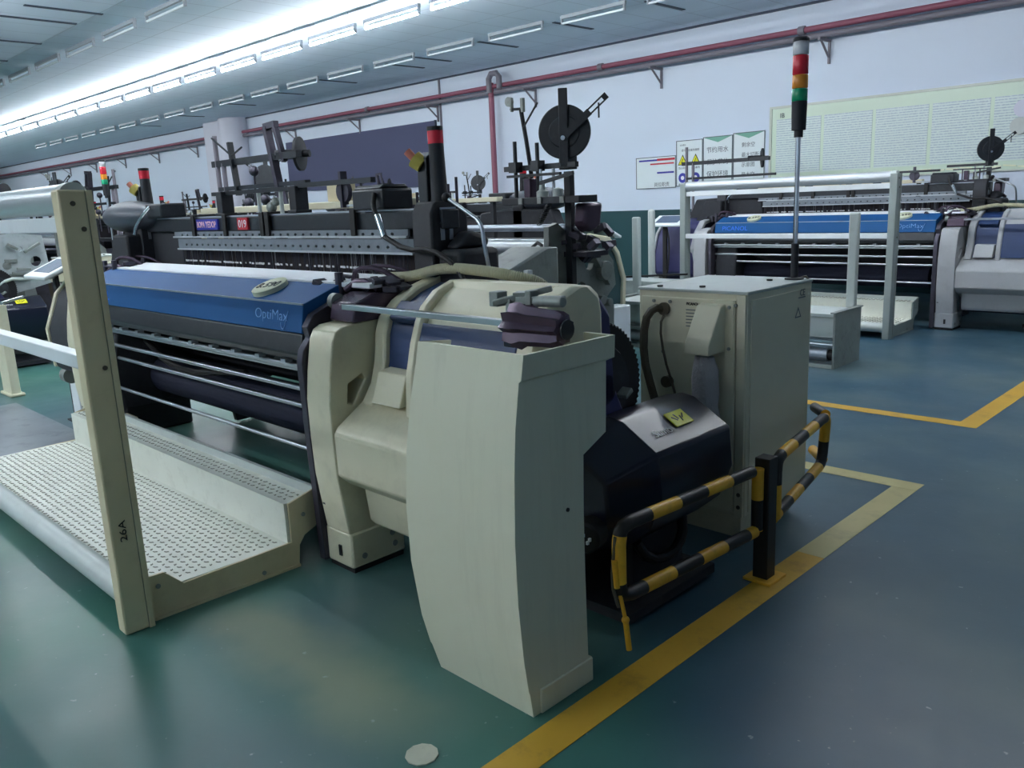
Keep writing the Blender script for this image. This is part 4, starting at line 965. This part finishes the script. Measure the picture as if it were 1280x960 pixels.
# ------------------------------------------------------------------ electrical cabinet
def cabinet():
    t = thing('electrical_cabinet', (-2.11, 3.56, 0), 'cream electrical cabinet with hooded duct behind the yellow-black rail', 'cabinet')
    x0, x1, y0, y1, z0, z1 = -2.395, -1.82, 3.265, 3.875, .13, 1.16
    MB().box(x0, x1, y0, y1, z0, z1).build('body', 'cream_cab', t, .006)
    MB().box(x0 - .005, x1 + .004, y0 - .006, y1 + .004, z1 - .004, z1 + .01).build('lid', 'pale', t, .004)
    MB().box(x0 + .02, x1 - .055, y0 - .012, y0, z0 + .02, z1 - .03).build('front_door', 'cream_cab', t, .004)
    MB().box(x1 - .048, x1 - .004, y0 - .01, y0, z0 + .0, z1 - .005).build('corner_strip', 'cream_cab', t, .003)
    MB().box(x1 - .052, x1 - .048, y0 - .002, y0, z0 + .02, z1 - .02).build('door_gap', 'inkblack', t)
    MB().box(x1, x1 + .004, y0 + .03, y1 - .02, z0 + .02, z1 - .03).build('side_panel', 'cream_cab', t, .002)
    MB().box(x0 + .04, x1 - .05, y0 + .06, y1 - .06, 0, z0).build('plinth', 'cream', t)
    hd = MB().prism([(y0 - .012, 1.115), (y0 - .05, 1.105), (y0 - .15, .945), (y0 - .15, .90), (y0 - .012, .90)], -2.045, -1.92).build('duct_hood', 'cream_cab', t, .005)
    MB().box(-2.0, -1.88, y0 - .016, y0 - .01, .88, 1.13).build('hood_flange', 'cream_cab', hd, .002)
    MB().cyl((-1.985, y0 - .08, .9), (-1.985, y0 - .08, .87), .035).build('duct_outlet', 'grey', hd)
    b = MB(); n = 20; rings = []
    prof = [(.885, .045, 0), (.86, .05, .0), (.83, .06, .004), (.79, .062, .0), (.72, .064, .004), (.66, .062, 0), (.6, .07, .006), (.5, .075, .01), (.42, .07, .01), (.36, .05, .01)]
    for z, r, o_ in prof:
        rings.append([b.bm.verts.new((-1.985 + o_ + r * (1 + .1 * math.sin(3 * a + z * 9)) * math.cos(a), y0 - .08 - .0 + r * .75 * (1 + .1 * math.cos(4 * a + z * 14)) * math.sin(a), z)) for a in [2 * PI * k / n for k in range(n)]])
    for a, c in zip(rings, rings[1:]):
        for k in range(n): b.bm.faces.new((a[k], a[(k + 1) % n], c[(k + 1) % n], c[k]))
    b.bm.faces.new(rings[-1]); b.bm.faces.new(rings[0])
    b.build('cloth_sleeve', 'sleeve', t)
    MB().tube([(-2.25, y0 - .01, 1.07), (-2.27, y0 - .06, 1.085), (-2.31, y0 - .08, 1.02), (-2.31, y0 - .09, .85), (-2.27, y0 - .09, .72), (-2.22, y0 - .1, .6), (-2.16, y0 - .12, .5)], .02).build('thick_cable', 'cable', t)
    MB().tube([(-2.24, y0 - .01, 1.06), (-2.245, y0 - .05, 1.0), (-2.22, y0 - .05, .85), (-2.17, y0 - .05, .72), (-2.13, y0 - .06, .6), (-2.08, y0 - .07, .5)], .006).build('thin_cable', 'cable', t)
    MB().cyl((-2.24, y0 - .03, 1.075), (-2.24, y0, 1.075), .03).build('cable_gland', 'cable', t)
    MB().cyl((-2.22, y0 - .04, .73), (-2.22, y0, .73), .028).build('cable_gland', 'cable', t)
    for x, z in ((-2.3, 1.11), (-2.21, 1.11), (-1.9, 1.1), (-1.9, .915), (-2.25, .87), (-1.87, 1.11)): MB().cyl((x, y0 - .02, z), (x, y0 - .01, z), .008, n=10).build('screw', 'grey', t)
    for x, y in ((-2.3, 3.3), (-2.1, 3.35), (-1.96, 3.72)): MB().cyl((x, y, z1 + .01), (x, y, z1 + .018), .014, n=12).build('lid_plug', 'inkblack', t)
    b = MB()
    for i in range(2): b.cyl((-1.845, y0 - .012, .24 - .06 * i), (-1.845, y0 - .009, .24 - .06 * i), .01, n=10)
    b.build('corner_screw', 'cable', t)
    text('PICANOL', 'nameplate_heading', 'inkblack', t, (-2.09, y0 - .013, 1.105), X_, Z_, width=.065, height=.014, bold=.02)
    b = MB()
    for i in range(6): b.box(-2.125, -2.07 + .008 * (i % 2), y0 - .0135, y0 - .012, 1.075 - i * .015, 1.079 - i * .015)
    b.build('nameplate_lines', 'ink', t)
    b = MB().prism([(3.7, 1.0), (3.76, 1.0), (3.73, 1.05)], x1 + .003, x1 + .0055, 'x', [[(3.708, 1.005), (3.73, 1.042), (3.752, 1.005)]]).box(x1 + .003, x1 + .0055, 3.73, 3.8, 1.09, 1.095)
    b.build('side_marks', 'ink', t)
    text('CE', 'side_lettering', 'ink', t, (x1 + .004, 3.77, 1.115), (0, 1, 0), Z_, width=.05)
    return t
CB = cabinet()
dup(CB, (DX, 0, 0), 'distant cabinet with the small signal tower on top')

def beacon():
    t = thing('signal_tower', (-1.885, 3.82, 1.17), 'signal tower with clear, red, amber and green lenses on the cream cabinet', 'signal light')
    x, y = -1.885, 3.82
    MB().lathe((x, y, 1.17), (0, 0, 1), [(0, .045), (.006, .045), (.01, .018), (.17, .018), (.175, .0)], 20).build('mast_base', 'blackm', t)
    MB().cyl((x, y, 1.33), (x, y, 1.86), .0115, n=14).build('mast', 'chrome', t)
    MB().lathe((x, y, 1.83), (0, 0, 1), [(0, .02), (.03, .02), (.032, .032), (.16, .035), (.162, 0)], 24).build('lower_housing', 'blackm', t)
    for nm, m, a, c in (('green_lens', 'green', 1.99, 2.045), ('amber_lens', 'amber', 2.047, 2.105), ('red_lens', 'red', 2.107, 2.19), ('clear_lens', 'clear', 2.192, 2.25)):
        MB().lathe((x, y, a), (0, 0, 1), [(0, .033), (.003, .035), (c - a - .003, .035), (c - a, .033)], 24).build(nm, m, t)
    MB().lathe((x, y, 2.25), (0, 0, 1), [(0, .036), (.012, .036), (.018, .03), (.018, 0)], 24).build('cap', 'blackm', t)
    MB().tube([(x + .01, y + .04, 1.172), (x + .05, y + .04, 1.185), (x + .055, y + .045, 1.12)], .006).build('cable', 'cable', t)
    return t
BC = beacon()
dup(BC, (DX, 0, 0), 'small distant signal tower on the far cabinet')

# ------------------------------------------------------------------ yellow and black guard rail
def guard_rail():
    t = thing('guard_rail', (-1.585, 3.0, 0), 'yellow and black striped tube rail bolted to floor beside the cabinet', 'guard rail')
    r = .0245
    def striped(pts, name, phase=0, seg=.15):
        """a bent tube cut in alternating yellow and black bands; one part, two colours per run"""
        P = [Vector(p) for p in pts]
        for _ in range(2):
            Q = [P[0]]
            for a, b in zip(P, P[1:]):
                d = min((b - a).length * .25, .03); u = (b - a).normalized(); Q += [a + u * d if a is not P[0] else a + u * .001, b - u * d if b is not P[-1] else b - u * .001]
            P = Q + [P[-1]]
        runs, cur, acc, k = [], [P[0]], 0, 0
        cutlist = []
        for a, b in zip(P, P[1:]):
            while True:
                l = (b - a).length
                if acc + l >= seg:
                    c = a + (b - a).normalized() * (seg - acc); cur.append(c); runs.append((k, cur)); k += 1; cur = [c]; acc = 0; a = c
                else:
                    acc += l
                    if (b - cur[-1]).length > 1e-4: cur.append(b)
                    break
        if len(cur) > 1: runs.append((k, cur))
        allp, cols = [], []
        for i, pts_ in runs:
            st_ = pts_ if not allp else pts_[1:]
            allp += st_; cols += [(i + phase) % 2] * len(st_)
        keep, kc = [allp[0]], [cols[0]]
        for p_, c_ in zip(allp[1:], cols[1:]):
            if (p_ - keep[-1]).length > .002: keep.append(p_); kc.append(c_)
        b = MB().tube(keep, r, 14, 0)
        o = b.build(name, 'yellow', t); o.data.materials.append(M['railblack'])
        n_ = 14
        for k_ in range(len(keep) - 1):
            for f_ in range(n_): o.data.polygons[k_ * n_ + f_].material_index = kc[k_ + 1]
    x = -1.585
    striped([(x, 2.9, .5), (x - .02, 2.06, .53), (x - .02, 2.06, .27), (x + .0, 2.93, .235)], 'near_loop', 1, .17)
    striped([(x + .0, 2.95, .5), (x + .0, 2.95, .235)], 'near_upright', 0, .13)
    MB().box(x - .032, x + .034, 2.98, 3.05, 0, .535).build('post', 'railblack', t, .003)
    MB().box(x - .06, x + .065, 2.95, 3.09, 0, .012).build('base_plate', 'yellow', t, .002)
    striped([(x + .01, 3.085, .25), (x + .01, 3.085, .51), (-1.68, 3.78, .53), (-1.7, 3.79, .28), (x, 3.08, .245)], 'far_loop', 0, .15)
    striped([(-1.69, 3.79, .53), (-1.81, 3.93, .52)], 'return_bar', 1, .2)
    striped([(-1.7, 3.8, .3), (-1.82, 3.95, .29)], 'lower_return_bar', 0, .2)
    MB().tube([(x - .02, 2.04, .5), (x - .03, 2.03, .33), (x - .01, 2.04, .25)], .006, 8).build('hook_wire', 'cable', t)
    h = MB().cyl((x - .015, 2.04, .32), (x - .02, 2.035, .42), .011).cyl((x - .01, 2.05, .29), (x + .003, 2.06, .2), .007).cyl((x + .003, 2.06, .2), (x + .012, 2.066, .09), .01).ball((x + .003, 2.06, .2), .014).build('hanging_pin', 'yellow', t)
    return t
guard_rail()

# ------------------------------------------------------------------ batching stand in the aisle behind the cabinet
def stand():
    t = thing('batching_stand', (-4.4, 7.5, 0), 'low grey roller stand with end plate on the aisle floor beyond the cabinet', 'roller stand')
    for xa in (-3.16, -5.68):
        MB().box(xa, xa + .02, 7.17, 7.72, 0, .5).prism([(7.15, .5), (7.74, .5), (7.74, .512), (7.15, .512)], xa - .02, xa + .03).build('end_plate', 'grey', t, .003)
    MB().box(-5.66, -3.16, 7.22, 7.3, .27, .47).build('upper_beam', 'pale', t, .004)
    MB().box(-5.66, -3.16, 7.2, 7.7, .46, .49).build('top_shelf', 'pale', t, .003)
    MB().cyl((-5.66, 7.26, .2), (-3.16, 7.26, .2), .02).cyl((-5.66, 7.3, .25), (-3.16, 7.3, .25), .015).build('tie_rod', 'steel', t)
    rr = MB().cyl((-5.6, 7.32, .1), (-3.25, 7.32, .1), .065, n=24).build('roller', 'alu', t)
    MB().cyl((-3.25, 7.32, .1), (-3.16, 7.32, .1), .05).build('roller_hub', 'rubber', rr)
    MB().box(-5.66, -3.16, 7.18, 7.22, 0, .03).build('floor_strip', 'pale', t)
    for xa, m in ((-3.27, 'pale'), (-5.72, 'pale')):
        MB().box(xa, xa + .09, 7.66, 7.72, .49, 1.36).build('upright', 'pale', t, .015)
    return t
stand()
t = thing('step_box', (-5.9, 8.1, 0), 'pale box with black strap beside the fat steel roller', 'step box')
MB().box(-6.05, -5.5, 7.95, 8.3, 0, .62).build('box', 'pale', t, .008)
MB().bar((-6.05, 7.93, .66), (-5.4, 8.3, .68), .05, .02).build('black_strap', 'rubber', t)
t = thing('spare_roller', (-6.6, 8.4, 0), 'fat grey steel roller lying on blocks behind the low uprights', 'roller')
MB().cyl((-7.3, 8.5, .45), (-6.25, 8.5, .45), .16, n=28).build('drum', 'steel', t)
MB().box(-7.2, -7.1, 8.4, 8.6, 0, .3).box(-6.3, -6.2, 8.4, 8.6, 0, .3).build('block', 'blackm', t)
tag(MB().box(-6.2, -6.12, 8.62, 8.7, 0, 1.42).build('upright_post', 'pale', None, .03, loc=(-6.16, 8.66, 0)), 'slim round-topped pale post standing against the dark green wall paint', 'post')

# ------------------------------------------------------------------ camera
Rw = ((.71016168, .12191331, -.69340286), (.70274974, -.18231647, .6876798), (-.04258144, -.97565252, -.21514872))
cam = bpy.data.cameras.new('camera'); co = bpy.data.objects.new('camera', cam); COL.objects.link(co)
mw = Matrix.Identity(4)
for i in range(3):
    mw[i][0] = Rw[i][0]; mw[i][1] = -Rw[i][1]; mw[i][2] = -Rw[i][2]
mw[0][3], mw[1][3], mw[2][3] = 0, 0, 1.6
q = mw.to_3x3().normalized().to_quaternion()
co.location = (0, 0, 1.6); co.rotation_mode = 'QUATERNION'; co.rotation_quaternion = q
cam.sensor_width = 36; cam.sensor_fit = 'HORIZONTAL'; cam.lens = 36 * 1040.844 / 1280
cam.clip_start = .05; cam.clip_end = 200
SC.camera = co
# ------------------------------------------------------------------ world and colour
w = bpy.data.worlds.new('world'); SC.world = w; w.use_nodes = True
w.node_tree.nodes['Background'].inputs[0].default_value = (.5, .62, .8, 1)
w.node_tree.nodes['Background'].inputs[1].default_value = .05
vs = SC.view_settings
vs.view_transform = 'Standard'; vs.look = 'None'; vs.gamma = 1; vs.use_curve_mapping = False
vs.exposure = 2.98
SC.cycles.max_bounces = 6
